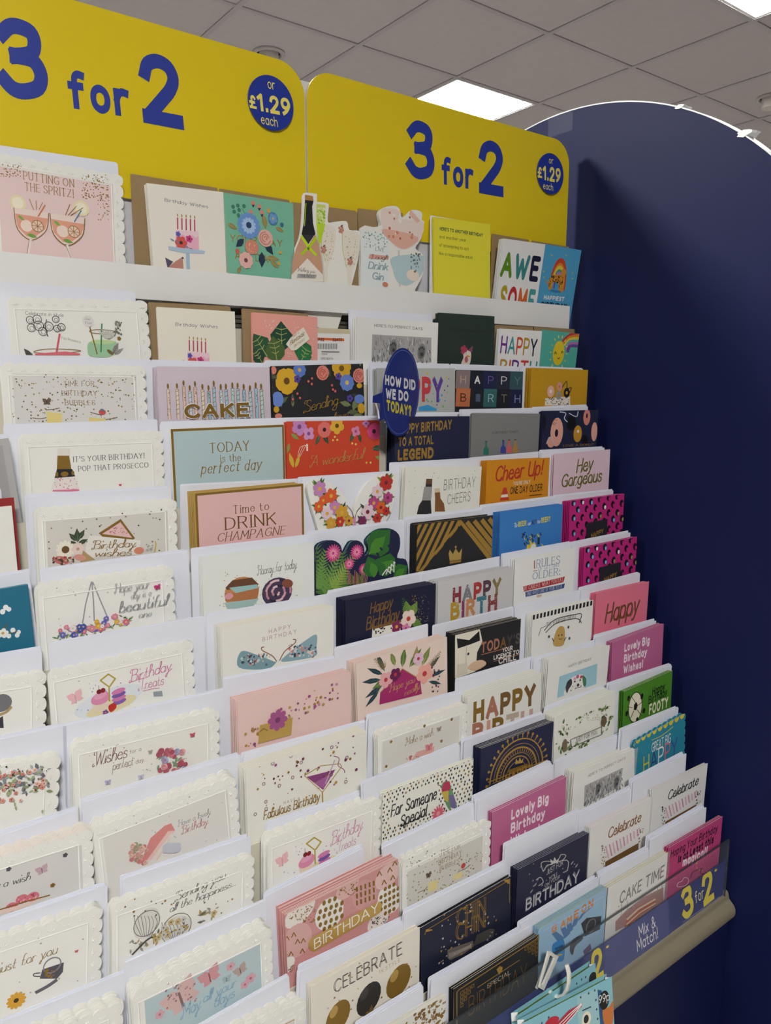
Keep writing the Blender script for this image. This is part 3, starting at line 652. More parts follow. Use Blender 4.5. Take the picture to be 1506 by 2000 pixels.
# ================= row 0: on the white shelf
def _(a):
    a.IN(.07, .085, .085, '#efd4d1'); a.D_(120, (370, 790, 490, 900), 2, 3.6, ['dgold'], 1); a.D_(40, (440, 880, 492, 1000), 2, 3.4, ['dgold'], 2); a.D_(60, (0, 745, 95, 800), 2, 3.4, ['dgold'], 5)
    a.T('PUTTING ON', 106, 812, 336, 850, 38, 'dgold', 'serif'); a.T('THE SPRITZ!', 112, 862, 334, 896, 38, 'dgold', 'serif')
    for x, y, f in ((142, 1010, 1), (305, 1035, -1)):
        a.new('cocktail_glass'); a.E(x - 62 * f, y - 92, 36, '#f1e3b9'); a.E(x - 62 * f, y - 92, 26, '#f7efd6')
        a.P([(x - 80, y - 70), (x + 78, y - 46), (x + 68, y + 30), (x + 20, y + 72), (x - 20, y + 70), (x - 66, y + 20)], '#f3ddd4'); a.P([(x - 74, y - 44), (x + 76, y - 20), (x + 62, y + 28), (x + 16, y + 62), (x - 20, y + 60), (x - 62, y + 18)], '#e9a48b')
        a.E(x - 22, y + 12, 27, '#f6dfd0'); a.E(x + 28, y + 14, 26, '#f4d3c0'); a.O_(x + 28, y + 14, 26, 3, 'dgold')
        for k in range(4): a.L([a.off(x + 28, y + 14, 24 * math.cos(k * .785), 24 * math.sin(k * .785)), a.off(x + 28, y + 14, -24 * math.cos(k * .785), -24 * math.sin(k * .785))], 2.5, 'dgold', 0)
        a.Lf(x - 20, y + 50, 46, .15, '#76a544', .4); a.Lf(x - 62, y - 36, 36, .6, '#86b050', .4)
        a.L([(x - 80, y - 70), (x - 66, y + 20), (x - 20, y + 70), (x + 20, y + 72), (x + 68, y + 30), (x + 78, y - 46)], 4, 'dgold'); a.L([(x - 4, y + 72), (x - 16 * f, y + 150)], 12, '#f6e6df', 0); a.L([(x - 10, y + 72), (x - 22 * f, y + 150)], 2.5, 'dgold', 0)
        for k in range(3): a.L([(x + 10 * f + 12 * k, y - 60), (x - 10 * f + 30 * k, y - 110 + 8 * k)], 3, 'dgold', 0)
        a.L([(x + 30, y - 30), (x + 62, y - 82)], 6, '#d07040' if f > 0 else '#5a86a8', 0)
card(0, F1, (-100, 672), (556, 792), 'scalloped pink card reading PUTTING ON THE SPRITZ with two cocktail glasses', 'pink spritz card', WH, 'scallop', 3, env=((-40, 655), (545, 742)), W=.165, art=_)
def _(a): a.T('Birthday Wishes', 256, 200, 522, 242, 22, '#3c4a66', 'hand'); cake_on_stand(a, 386, 374, 1.0)
card(0, A8, (145, 86), (615, 142), 'cream card on the white shelf with pink cake, candles and Birthday Wishes', 'cream Birthday Wishes card on the white shelf', '#f3eee2', n=3, left=62, env=((45, 28), (580, 116)), kraft=True, ne=1, art=_)
def _(a):
    for x, y, l, an in ((700, 300, 60, 3.9), (730, 260, 60, 4.4), (760, 290, 40, 3.6)): a.L([(x + 30, y + 40), (x, y - 20)], 3, '#3f7a66', 0)
    for x, y in ((675, 232), (704, 224), (742, 228), (682, 262), (712, 252), (708, 284)): a.E(x, y, 13, '#3f7f68')
    for x, y in ((798, 212), (836, 232), (784, 266), (852, 270)): a.E(x, y, 15, '#d98d7c', 17); a.P([(x - 10, y + 8), (x + 10, y + 8), (x, y + 26)], '#24405a')
    a.T('IT', 770, 350, 815, 354, 42, 'gold', 'bold'); a.T('YOUR DAY', 655, 445, 980, 480, 46, 'gold', 'sans'); a.T('ALL DAY', 685, 550, 930, 580, 46, 'gold', 'sans')
    for x, y, l, an in ((640, 335, 75, .35), (935, 360, 62, .3), (860, 280, 90, 1.4), (880, 545, 90, .0), (700, 640, 60, -1.0), (905, 560, 70, .7)): a.Lf(x, y, l, an, '#9a8d55', .42, '#c9b27a')
    for x, y, l, an in ((740, 430, 80, 2.4), (870, 450, 90, .9), (850, 510, 95, 1.6)): a.Lf(x, y, l, an, '#22364c', .5)
    a.Fl(770, 348, 82, '#6d9ad6', '#1d2f55', 14, 0, .35); a.Fl(770, 348, 52, '#a9c6ea', '#1d2f55', 12, .2, .3); a.Fl(770, 345, 20, '#24406e', '#1d2f55', 8)
    a.E(918, 305, 36, '#4f83b8', 40); a.Fl(918, 305, 32, '#6f9fce', '#c9b27a', 5, .5); a.Rose(872, 425, 54, '#e6b5a8', '#c98878'); a.E(788, 480, 50, '#d98a78', 44); a.D_(20, (755, 455, 825, 515), 2, 4, ['#f0d090'], 3)
    a.Fl(752, 560, 52, '#ecb9ae', '#7a4a52', 9, .3, .5); a.E(700, 505, 16, '#c96a5a'); a.E(890, 255, 10, '#d8a848', 16); a.E(962, 512, 11, '#d8a848'); a.E(952, 580, 11, '#d8a848'); a.E(972, 342, 13, '#3d6a94')
card(0, A8, (615, 145), (1043, 210), 'green card with blue and pink flowers, rightmost of its kraft envelope pair', 'green floral card', '#7cc0a2', n=2, env=((588, 118), (1020, 190)), kraft=True, ne=1, art=_)
def _(a):
    a.P([(1116, 160), (1165, 168), (1168, 200), (1160, 230), (1165, 330), (1180, 400), (1130, 450), (1095, 400), (1108, 330), (1115, 210)], '#1f1f23'); a.P([(1118, 158), (1164, 166), (1166, 196), (1116, 190)], '#b98a45')
    a.P([(1095, 405), (1060, 490), (1040, 560), (1034, 690), (1226, 690), (1222, 590), (1200, 460), (1178, 400), (1136, 470)], '#cf9f80'); a.P([(1104, 400), (1170, 410), (1136, 462)], '#33333a')
    a.L([(1092, 410), (1140, 480), (1186, 530)], 15, '#c7e815', 0); a.L([(1186, 420), (1135, 485), (1092, 525)], 15, '#b4d80c', 0); a.E(1136, 488, 9, '#6a7a10')
    a.P([(1032, 650), (1130, 548), (1226, 650), (1226, 690), (1032, 690)], '#f1e9dc'); a.T('Wishing you', 1072, 626, 1176, 640, 26, '#2c2a2c', 'script'); a.P([(1070, 642), (1188, 648), (1180, 672), (1066, 668)], '#a8a6a4'); a.T('THE BEST', 1086, 662, 1172, 668, 17, '#2a2a2a', 'serif')
    a.L([(1112, 350), (1122, 210)], 5, '#a5c822', 0)
card(0, A8, (1025, 150), (1240, 190), 'die cut champagne bottle card with lime green ribbon on white shelf', 'champagne bottle card', '#f4f2ea', n=1, env=((1045, 205), (1443, 262)), kraft=True, ne=2, art=_,
     outline=[(1026, 690), (1026, 560), (1080, 420), (1096, 300), (1100, 200), (1102, 158), (1120, 146), (1180, 152), (1190, 165), (1184, 260), (1186, 380), (1222, 500), (1240, 690)])
def _(a):
    for x0, x1, yt in ((1215, 1300, 350), (1345, 1446, 385)):
        a.P([(x0, yt), (x1, yt + 14), (x1 - 6, yt + 150), (x1 - 40, yt + 240), (x1 - 46, yt + 330), (x1 - 66, yt + 330), (x0 + 25, yt + 220), (x0 + 2, yt + 110)], '#efe7d8', 1); a.D_(50, (x0 + 10, yt + 30, x1 - 10, yt + 210), 1.6, 3.6, ['gold', '#b9a548'], 5)
        a.L([(x0, yt), (x0 + 2, yt + 110), (x0 + 25, yt + 220)], 3, '#c2cf5a')
    for x, y in ((1336, 372), (1228, 494), (1390, 566)):
        for dx, dy in ((-10, -10), (8, -12), (-2, 0), (12, 4), (-8, 12), (4, 16)): a.E(x + dx, y + dy, 8, '#c98a74')
        a.Lf(x - 4, y - 16, 26, -1.0, '#6a5a52', .4)
    a.P([(1186, 214), (1240, 222), (1238, 340), (1184, 330)], '#cfe070'); a.P([(1184, 330), (1238, 340), (1215, 440), (1200, 470)], '#bfe02c'); a.D_(40, (1190, 240, 1235, 335), 4, 6, ['#f3f6d8', '#8fc024'], 2)
card(0, A8, (1184, 205), (1455, 380), 'die cut card of champagne flutes beside the bottle card', 'champagne flutes card', '#f3f1e8', n=1, ne=0, art=_,
     outline=[(1180, 690), (1182, 400), (1184, 215), (1198, 202), (1252, 210), (1262, 230), (1256, 322), (1290, 325), (1370, 320), (1388, 372), (1448, 380), (1456, 430), (1440, 560), (1405, 700)])
def _(a):
    a.fr = F2
    a.P([(232, 715), (318, 725), (318, 898), (230, 890)], '#e9efee'); a.D_(60, (236, 722, 312, 770), 1.5, 3, ['#7d9a6a', '#9cc2c4'], 2); a.T('LIVE', 276, 780, 303, 784, 13, '#4c5560', 'hand'); a.P([(258, 790), (318, 796), (314, 808), (254, 804)], '#e0a898'); a.T('Laugh', 264, 806, 314, 808, 16, '#3b4048', 'script'); a.T('Drink', 252, 836, 314, 842, 24, '#8fa9b0', 'brush'); a.T('Gin', 264, 868, 300, 874, 24, '#8fa9b0', 'brush')
    a.P([(296, 650), (350, 655), (352, 680), (424, 690), (414, 742), (366, 776), (322, 750), (296, 700)], '#f0ddd3', 1); a.P([(300, 712), (408, 738), (366, 774), (320, 748)], '#eab8a4', 1); a.D_(16, (312, 660, 400, 742), 3, 6, ['#f7efe8', '#d98a6c', '#c46a50'], 4)
    a.L([(348, 778), (352, 892)], 5, '#d8d2cc', 0); a.P([(328, 800), (424, 796), (420, 850), (380, 886), (346, 878), (330, 840)], '#bcd3d8', 1); a.E(392, 856, 26, '#f0e0d0', 18); a.E(306, 885, 12, '#d98a6c', 8)
    a.L([(384, 660), (410, 690)], 12, '#eabfb0', 0); a.D_(30, (385, 785, 415, 850), 2, 4, ['#5c6068', '#8a8e94'], 7)
card(0, F2, (228, 660), (428, 690), 'die cut cocktail glasses card reading LIVE Laugh Drink Gin', 'cocktail glasses gin card', '#f2efe8', n=4, left=218, env=((232, 658), (372, 664)), kraft=True, ne=1, art=_,
     outline=[(229, 900), (231, 800), (232, 708), (270, 706), (292, 700), (286, 664), (300, 646), (336, 640), (352, 652), (358, 676), (378, 664), (392, 652), (420, 660), (420, 684), (428, 692), (418, 742), (400, 772), (425, 794), (424, 850), (400, 900)])
def _(a):
    a.T("HERE'S TO ANOTHER BIRTHDAY", 476, 716, 610, 737, 11, '#1f5a3c', 'bold')
    for k, t in enumerate(('and another year', 'of attempting to act', 'like a responsible adult')): a.T(t, 474 - k * .5, 740 + 26 * k, 474 + (84, 92, 104)[k], 752 + 27 * k, 10, '#5b6a2c', 'sans')
card(0, F2, (456, 674), (633, 697), "bright yellow card reading HERE'S TO ANOTHER BIRTHDAY", 'bright yellow card', '#ece23c', n=1, ne=1, art=_)
def _(a):
    a.T('AWE', 98, 755, 560, 822, 318, ['#5f8f1e', '#3f8d8d', '#1b1d3c'], 'bubble'); a.T('SOME', 78, 1165, 500, 1225, 318, ['#b8a52c', '#c33237', '#dc6a2c', '#4aa3a0'], 'bubble')
card(0, R6, (145, 285), (658, 358), 'white card with colourful letters AWESOME', 'colourful AWESOME card', '#f3f2f0', n=4, left=10, env=((0, 225), (455, 300)), kraft=True, ne=1, tilt=-9, art=_)
def _(a):
    for r, c in ((1.0, '#cf4a2e'), (.84, '#e9892f'), (.76, '#e8d548'), (.64, '#4f9a8c'), (.56, '#b982bd'), (.44, '#3a3fa8'), (.32, '#4fa3cf')):
        a.put([[a.off(795, 905, 158 * r * math.cos(t), (-385 if 1 else 0) * r * max(0, math.sin(t)) ** .8) for t in [math.pi * k / 24 for k in range(25)]]], c)
    a.P([(690, 830), (730, 745), (800, 725), (845, 735), (860, 665), (905, 668), (910, 715), (882, 770), (870, 930), (820, 935), (812, 835), (735, 830), (728, 905), (700, 910)], '#d9962e', 1)
    a.D_(60, (705, 740, 875, 830), 5, 10, ['#2a1d14'], 3); a.D_(14, (822, 830, 866, 920), 4, 7, ['#2a1d14'], 4); a.D_(14, (698, 830, 730, 900), 4, 7, ['#2a1d14'], 4); a.L([(700, 840), (668, 820), (660, 790)], 10, '#d9962e')
    for x, y in ((636, 690), (735, 492), (910, 492), (638, 760), (985, 705), (985, 775)): a.Fl(x, y, 12, '#e8d548', '#e8d548', 4)
    a.E(780, 928, 110, '#3a86b8', 14)
    a.T('HAPPIEST', 634, 1030, 880, 1056, 56, '#f3f2ee', 'bubble'); a.T('BIRTHDAY', 600, 1118, 910, 1145, 62, '#17233c', 'bubble')
card(0, R6, (660, 355), (1099, 430), 'light blue card with rainbow and leopard reading HAPPIEST', 'light blue rainbow leopard card', '#55a8d4', n=1, env=((485, 308), (945, 385)), kraft=True, ne=1, tilt=-9, art=_)

# ================= row 1: under the white shelf
def _(a):
    a.T('Celebrate in style', 178, 268, 445, 284, 26, '#55504a', 'hand')
    for x, y, r in ((210, 305, 26), (260, 300, 30), (220, 360, 28), (270, 345, 34), (300, 385, 30), (340, 350, 32), (390, 300, 24), (430, 355, 26), (400, 365, 24)): a.O_(x, y, r, 5, '#4b4844'); a.O_(x + 3, y + 4, r * .5, 3, '#7d7a75')
    a.L([(325, 300), (318, 360), (335, 420)], 6, '#4b4844')
    a.L([(395, 535), (418, 400)], 14, '#d65a6e', 0); a.L([(238, 525), (330, 508), (470, 510), (565, 522), (430, 538), (280, 536), (238, 525)], 5, 'dgold'); a.P([(245, 540), (460, 525), (560, 540), (560, 552), (245, 552)], '#e2707a'); a.T('Fizz Prosecco', 430, 436, 565, 468, 18, '#7b7570', 'hand')
    a.E(616, 312, 40, '#e6e4df'); a.T('Gin', 597, 304, 630, 308, 16, '#55504a', 'hand'); a.T('Fizz', 597, 332, 642, 334, 16, '#55504a', 'hand')
    a.P([(635, 455), (805, 455), (800, 500), (770, 560), (640, 560), (612, 520)], '#a5cfa6', 1); a.E(718, 458, 84, '#c2dca0', 16); a.L([(625, 380), (700, 372), (805, 384), (760, 400), (660, 398), (625, 380)], 4, 'dgold'); a.L([(628, 355), (680, 545)], 8, 'dgold', 0); a.L([(712, 330), (706, 530)], 10, '#3f8a5c', 0)
    for k in range(7): a.Lf(760, 440, 90 - 4 * k, -2.4 + .28 * k, '#cfccc4', .25, '#6a665e')
    a.L([(800, 420), (826, 340), (820, 312)], 4, '#55504a'); a.D_(18, (795, 315, 855, 405), 5, 9, ['#6a665e', '#8a867d'], 3); a.Lf(790, 540, 90, -1.05, '#8c8a86', .36, '#55504a'); a.Lf(800, 545, 80, -.6, '#a3a09a', .3, '#55504a'); a.E(770, 530, 26, '#7a6a3c', 12, .7); a.Fl(832, 434, 14, 'dgold', 'dgold', 5); a.P([(165, 505), (200, 520), (230, 548), (180, 548)], '#4b4844')
card(1, F3, (52, 135), (1030, 168), 'scalloped white card reading Celebrate in style with cocktails', 'Celebrate in style card', WH, 'scallop', 4, left=5, env=((-40, 35), (950, 104)), art=_)
def _(a): a.T('Birthday Wishes', 196, 240, 456, 256, 22, '#3c4a66', 'hand'); cake_on_stand(a, 330, 398, .95, False)
card(1, F4, (80, 123), (560, 152), 'cream card with pink cake under the white shelf beside Celebrate in style', 'cream Birthday Wishes card under the white shelf', '#f3eede', n=1, env=((48, 97), (543, 120)), kraft=True, ne=2, art=_)
def _(a):
    a.D_(60, (690, 200, 1050, 430), 1.5, 4, ['#f7e6e0'], 3)
    for x, y, l, an, c in ((850, 400, 190, -1.6, '#1f4a35'), (760, 430, 170, -2.2, '#2b5a3a'), (1000, 460, 150, -1.9, '#2f6f45'), (820, 470, 170, -1.75, '#4d6a35'), (730, 470, 110, -2.2, '#1f4a35'), (960, 470, 130, -1.1, '#2a7a48')):
        a.Lf(x, y, l, an, c, .85, '#b5b870')
        for k in (-1, 1):
            for t in (.35, .55, .72): a.L([a.off(x, y, l * t * math.cos(an), l * t * math.sin(an)), a.off(x, y, l * (t + .1) * math.cos(an + k * .33), l * (t + .1) * math.sin(an + k * .33))], 4, '#b5b870', 0)
    a.P([(872, 352), (900, 312), (978, 248), (1018, 320), (935, 388), (905, 392)], '#f1ead9'); a.T('Have a', 905, 318, 950, 288, 20, 'dgold', 'script'); a.T('Plantastic', 895, 362, 985, 298, 30, 'dgold', 'brush'); a.T('BIRTHDAY', 922, 374, 985, 330, 18, 'dgold', 'sans')
card(1, F4, (666, 156), (1066, 186), 'pink card with green cheese plant leaves and Plantastic tag', 'pink Plantastic leaf card', '#eea79a', n=1, env=((597, 127), (1005, 160)), kraft=True, ne=2, art=_)
def _(a): a.T("HERE'S TO PERFECT DAYS", 148, 226, 420, 246, 16, '#55555a', 'sans'); paws(a, [(136, 270), (470, 288), (470, 430), (132, 420)])
card(1, F5, (48, 170), (510, 204), "white HERE'S TO PERFECT DAYS paw photo card above the blue round tag", 'upper PERFECT DAYS paw card', WH, n=5, left=18, env=((12, 128), (478, 160)), tilt=-1, art=_)
def _(a):
    a.T('ANOTHER BIRTHDAY CLUCK', 565, 246, 770, 262, 12, '#1c211d', 'sans')
    a.P([(640, 440), (652, 400), (650, 370), (672, 358), (692, 366), (695, 400), (684, 440)], '#e6d9c8', 1); a.Fl(655, 358, 28, '#b0405a', '#b0405a', 5, 3.6); a.P([(676, 360), (706, 334), (700, 372)], '#8a4a6a'); a.P([(670, 385), (694, 395), (668, 402)], '#d99a4a'); a.E(668, 412, 14, '#c06a70', 18); a.E(662, 378, 7, '#f4f2ec'); a.E(664, 379, 3, '#111')
card(1, F5, (512, 146), (828, 167), 'dark green card with a chicken in a party hat', 'dark green chicken card', '#2c3a33', n=3, left=483, ne=0, art=_, inner='#3a463f')
def _(a): a.T('HAPPY', 858, 378, 1062, 398, 104, ['#6a2a86', '#3f9a9a', '#d8552c', '#b8952c', '#16182f'], 'marker'); a.T('BIRTH', 852, 500, 1062, 512, 92, ['#b8952c', '#d8552c', '#6a2a86', '#cf3a34', '#3f9a9a'], 'marker')
card(1, F5, (856, 236), (1098, 251), 'white card with multicoloured hand lettering HAPPY BIRTH', 'multicoloured HAPPY BIRTH card', '#f3f2f0', n=3, left=832, env=((832, 218), (1050, 228)), kraft=True, ne=1, tilt=-4, art=_)
def _(a):
    a.fr = R6
    for k, c in enumerate(('#c23a3a', '#dd8436', '#e8cf3c', '#5fb7b0', '#b478b5', '#6a4a9a')): a.L([(870 + 12 * k, 1545 + 26 * k), (960, 1465 + 27 * k), (1080, 1440 + 33 * k)], 36, c)
    a.E(818, 1685, 108, '#e8cb2c', 152)
    for k in range(14):
        t = 6.283 * k / 14; a.L([a.off(818, 1685, 140 * math.cos(t), 185 * math.sin(t)), a.off(818, 1685, 168 * math.cos(t), 222 * math.sin(t))], 12, '#e8d96a', 0)
    a.L([(765, 1700), (778, 1668), (792, 1700)], 7, '#2a2620'); a.L([(848, 1690), (860, 1660), (874, 1688)], 7, '#2a2620'); a.L([(802, 1738), (815, 1756), (830, 1736)], 7, '#2a2620')
card(1, F5, (1102, 243), (1308, 266), 'turquoise card with a smiling yellow sun and rainbow', 'smiling sun card', '#58b5a4', n=2, env=((1052, 226), (1280, 240)), kraft=True, ne=1, tilt=-4, art=_)

# ================= row 2
def _(a):
    a.IN(.06, .075, .075, '#e2e0dc'); a.D_(190, (85, 690, 945, 1020), 3, 7, ['#8d7443', '#a48a58', '#6e5a36'], 6)
    for k, (t, x0, x1) in enumerate((('TIME FOR', 445, 662), ('BIRTHDAY', 432, 680), ('BUBBLES', 455, 668))): a.T(t, x0, 768 + 67 * k, x1, 768 + 67 * k, 36, '#8d6b43', 'serif')
    a.Bfly(328, 882, 40, '#6b5a4c', '#2b2420'); a.P([(325, 945), (435, 960), (432, 1030), (330, 1030)], '#ecd98c'); a.L([(320, 935), (380, 930), (418, 920)], 5, '#6e5a36'); a.L([(228, 990), (280, 996), (325, 988)], 5, '#6e5a36'); a.P([(622, 985), (740, 998), (738, 1030), (625, 1030)], '#ecd98c'); a.L([(632, 950), (690, 966), (735, 960)], 5, '#6e5a36'); a.E(716, 950, 24, '#c9524e', 20); a.Lf(700, 930, 34, .3, '#5a7a8a', .5); a.L([(740, 1002), (800, 992), (822, 985)], 5, '#6e5a36')
card(2, F3, (12, 600), (1018, 622), 'upper scalloped TIME FOR BIRTHDAY BUBBLES card with gold dots', 'upper BIRTHDAY BUBBLES card', WH, 'scallop', 3, env=((25, 533), (1050, 574)), art=_)
def _(a):
    cs = ['#f0d7c8', '#f2e0cc', '#e8c9b8', '#cfdfe6', '#f0d2bc', '#efe0d0', '#9fc4d0', '#a9cfe0', '#c4dfe2', '#a8cfe4', '#bcdcd8', '#a8cce0', '#9cc4de', '#bcd6e0', '#a4cbe2', '#c0dfd8']
    for k, x in enumerate((153, 208, 248, 286, 318, 363, 400, 432, 475, 506, 545, 577, 614, 652, 687, 720)):
        top = (630, 628, 610, 640, 615, 632, 640, 612, 632, 630, 622, 625, 632, 640, 622, 630)[k]
        a.L([(x + 8, 812), (x - 2, top)], 20, 'dgold', 0); a.L([(x + 8, 812), (x - 2, top + 2)], 15, cs[k], 0)
        if k % 2 == 0: a.D_(14, (x - 5, top + 8, x + 9, 790), 2, 3.5, ['dgold', '#5a7a86'], k)
        else:
            for t in range(6): a.L([(x - 8, top + 16 + 28 * t), (x + 10, top + 6 + 28 * t)], 3, 'dgold', 0)
        a.E(x - 3, top - 20, 7, 'dgold', 17)
    a.T('CAKE', 244, 812, 650, 800, 96, '#f4eff0', 'heavy'); a.T('CAKE', 248, 808, 645, 797, 88, 'dgold', 'bold')
card(2, F4, (80, 488), (773, 494), 'pale lilac CAKE card with gold letters and striped candles', 'lilac CAKE candles card', '#d9cbd6', n=5, left=48, env=((45, 440), (745, 462)), art=_, inner='#eadfe6')
def _(a):
    g = random.Random(2)
    for k in range(26):
        x, y = g.choice([(g.uniform(780, 1350), g.uniform(480, 560)), (g.uniform(780, 930), g.uniform(560, 790)), (g.uniform(1220, 1350), g.uniform(560, 790))]); a.Lf(x, y, g.uniform(50, 85), g.uniform(0, 6.28), g.choice(['#4b5340', '#5f6a4a', '#3a4438', '#7b8a5a']), .4, '#8d9568')
    a.Fl(876, 578, 82, '#dfae2c', '#6b4a1c', 5, .3, .75); a.Fl(955, 510, 46, '#5f7fca', '#d9b25a', 9, 0, .5); a.Rose(1096, 528, 46, '#e38a78', '#c25e54'); a.Fl(1212, 500, 70, '#dcab2c', '#7a5420', 5, .9, .7); a.Fl(1245, 588, 52, '#6a8ad2', '#e2c070', 9, .2, .5); a.Rose(1320, 545, 46, '#e5917f', '#c25e54')
    a.E(820, 690, 42, '#6f8ed8', 48); a.Fl(940, 566, 26, '#5a4a9a', '#2a2048', 5); a.Fl(1192, 550, 24, '#5a4a9a', '#2a2048', 5); a.Fl(1262, 684, 24, '#5c4a9c', '#2a2048', 5); a.E(1320, 688, 36, '#6a8ad2', 28); a.E(1332, 745, 26, '#dcab2c', 32); a.E(812, 752, 20, '#dcab2c'); a.E(1320, 606, 20, '#dcab2c', 16); a.E(795, 512, 20, '#e38a78', 24); a.E(825, 792, 26, '#e38a78', 16)
    for x, y in ((1030, 562), (1008, 580), (1028, 596), (1152, 604), (1158, 630), (1172, 640), (940, 655), (956, 682), (912, 690)): a.E(x, y, 8, '#d96a62')
    a.T('Sending', 985, 772, 1185, 722, 72, 'gold', 'fine'); a.T('love', 1160, 812, 1250, 795, 40, 'gold', 'fine')
card(2, F4, (779, 487), (1346, 471), 'black card with bright flowers and gold script Sending', 'black floral Sending card', '#2b2b2f', n=2, env=((755, 455), (1352, 456)), art=_, inner='#d9d2c4')
def _(a):
    a.T('HAPPY', 220, 650, 535, 660, 148, ['#c93b55', '#b23a8c', '#d64a4a', '#c9424a', '#5f3f9a'], 'heavy'); a.D_(26, (430, 490, 570, 690), 4, 9, ['#4aa0d8', '#e0b83a', '#7abf6a', '#5f3f9a'], 5, 4); a.P([(400, 680), (450, 668), (500, 690), (500, 702), (398, 702)], '#3f9fd8')
card(2, F5, (160, 460), (605, 462), 'silver grey glitter HAPPY card partly behind the blue round tag', 'silver HAPPY confetti card', '#b9bab6', n=2, left=130, env=((120, 424), (575, 434)), art=_)
def _(a):
    X = [612, 692, 768, 842, 918, 992]; sl = .022
    for j, (cs, t, y) in enumerate(((['#8d7c78', '#1e2130', '#23284c', '#2a2d3c', '#37565c'], 'HAPPY', 472), (['#c9754c', '#22252c', '#3a6a6a', '#22242c', '#1f2547'], 'BIRTH', 574))):
        for i in range(5): a.P([(X[i], y + sl * (X[i] - 612)), (X[i + 1] + .5, y + sl * (X[i + 1] - 612)), (X[i + 1] - 6, y + 103 + sl * (X[i + 1] - 612)), (X[i] - 6, y + 103 + sl * (X[i] - 612))], cs[i])
        for i, ch in enumerate(t): a.T(ch, X[i] + 22, y + 75 + i * 2, X[i] + 54, y + 76 + i * 2, 46, ['#c9a39a', '#e8e6e4', '#6a5a9a', '#cfd0d4', '#5f8a8a'][i] if j == 0 else ['#1f2024', '#55607a', '#9cc0c0', '#8a7a6a', '#8a96c4'][i], 'sans' if i != 1 else 'bold')
card(2, F5, (608, 470), (990, 480), 'dark patchwork card with HAPPY BIRTH in coloured squares', 'patchwork HAPPY BIRTH card', '#23262f', n=3, left=596, env=((578, 430), (960, 446)), art=_, inner='#6f8f8c')
def _(a):
    a.P([(1115, 632), (1255, 620), (1256, 672), (1112, 672)], '#f1e9df'); a.D_(60, (1115, 628, 1252, 668), 2, 4, ['#2c2a28'], 3)
    for x, y, r, c, d in ((1146, 592, 30, '#e8b7a8', '#f3ead8'), (1190, 615, 22, '#9a9a9c', '#c98a3c'), (1195, 565, 24, '#d9978c', '#c98a3c'), (1236, 600, 26, '#22222a', '#d9a52c')): a.E(x, y, r, c, r * 1.1); a.E(x, y, r * .35, d)
    a.L([(1210, 570), (1235, 535), (1240, 575), (1262, 570), (1250, 605)], 4, '#22222a')
card(2, F5, (1036, 458), (1358, 471), 'mustard yellow card with doughnuts on a plinth', 'mustard doughnuts card', '#c9991f', n=5, left=984, env=((978, 442), (1326, 454)), art=_, inner='#cfa83c')

# ================= row 3
def _(a):
    a.T("IT'S YOUR BIRTHDAY!", 512, 1300, 1012, 1272, 38, '#35322f', 'serif'); a.T('POP THAT PROSECCO', 548, 1366, 1040, 1338, 38, '#35322f', 'serif')
    a.P([(405, 1205), (490, 1205), (492, 1255), (400, 1258)], '#e8e4da'); a.P([(402, 1255), (484, 1255), (500, 1350), (398, 1352)], 'dgold'); a.P([(398, 1350), (505, 1348), (526, 1400), (382, 1412)], '#1f1d20'); a.E(452, 1384, 26, 'dgold', 18); a.E(398, 1386, 10, 'dgold', 18); a.E(510, 1376, 10, 'dgold', 16); a.P([(384, 1412), (524, 1400), (560, 1500), (355, 1500)], '#efe6e2'); a.D_(30, (380, 1410, 540, 1490), 3, 5, ['#d98a9a'], 3); a.P([(370, 1495), (552, 1490), (556, 1506), (368, 1506)], '#e07a9a'); a.new('butterfly'); a.Bfly(842, 1462, 14, '#d65a6a')
card(3, F3, (152, 1105), (1142, 1078), 'scalloped white POP THAT PROSECCO card with gold bottle neck', 'POP THAT PROSECCO card', WH, 'scallop', 4, left=75, env=((30, 1040), (1108, 1000)), art=_, inner='#f3e3e0')
def _(a):
    a.put([[(0.0005, .0005), (a.W - .0005, .0005), (a.W - .0005, a.H), (0.0005, a.H)]], 'dgold', raw=True); a.IN(.022, .022, .022, '#b9cfd2')
    a.T('TODAY', 405, 1020, 650, 1002, 62, 'dgold', 'serif'); a.T('is the', 470, 1075, 598, 1068, 46, 'dgold', 'serif'); a.T('perfect day', 352, 1150, 720, 1120, 66, 'dgold', 'iserif')
card(3, F4, (165, 871), (863, 843), 'pale blue card with gold border reading TODAY is the perfect day', 'pale blue TODAY card', '#efeee8', n=1, env=((103, 826), (868, 804)), art=_)
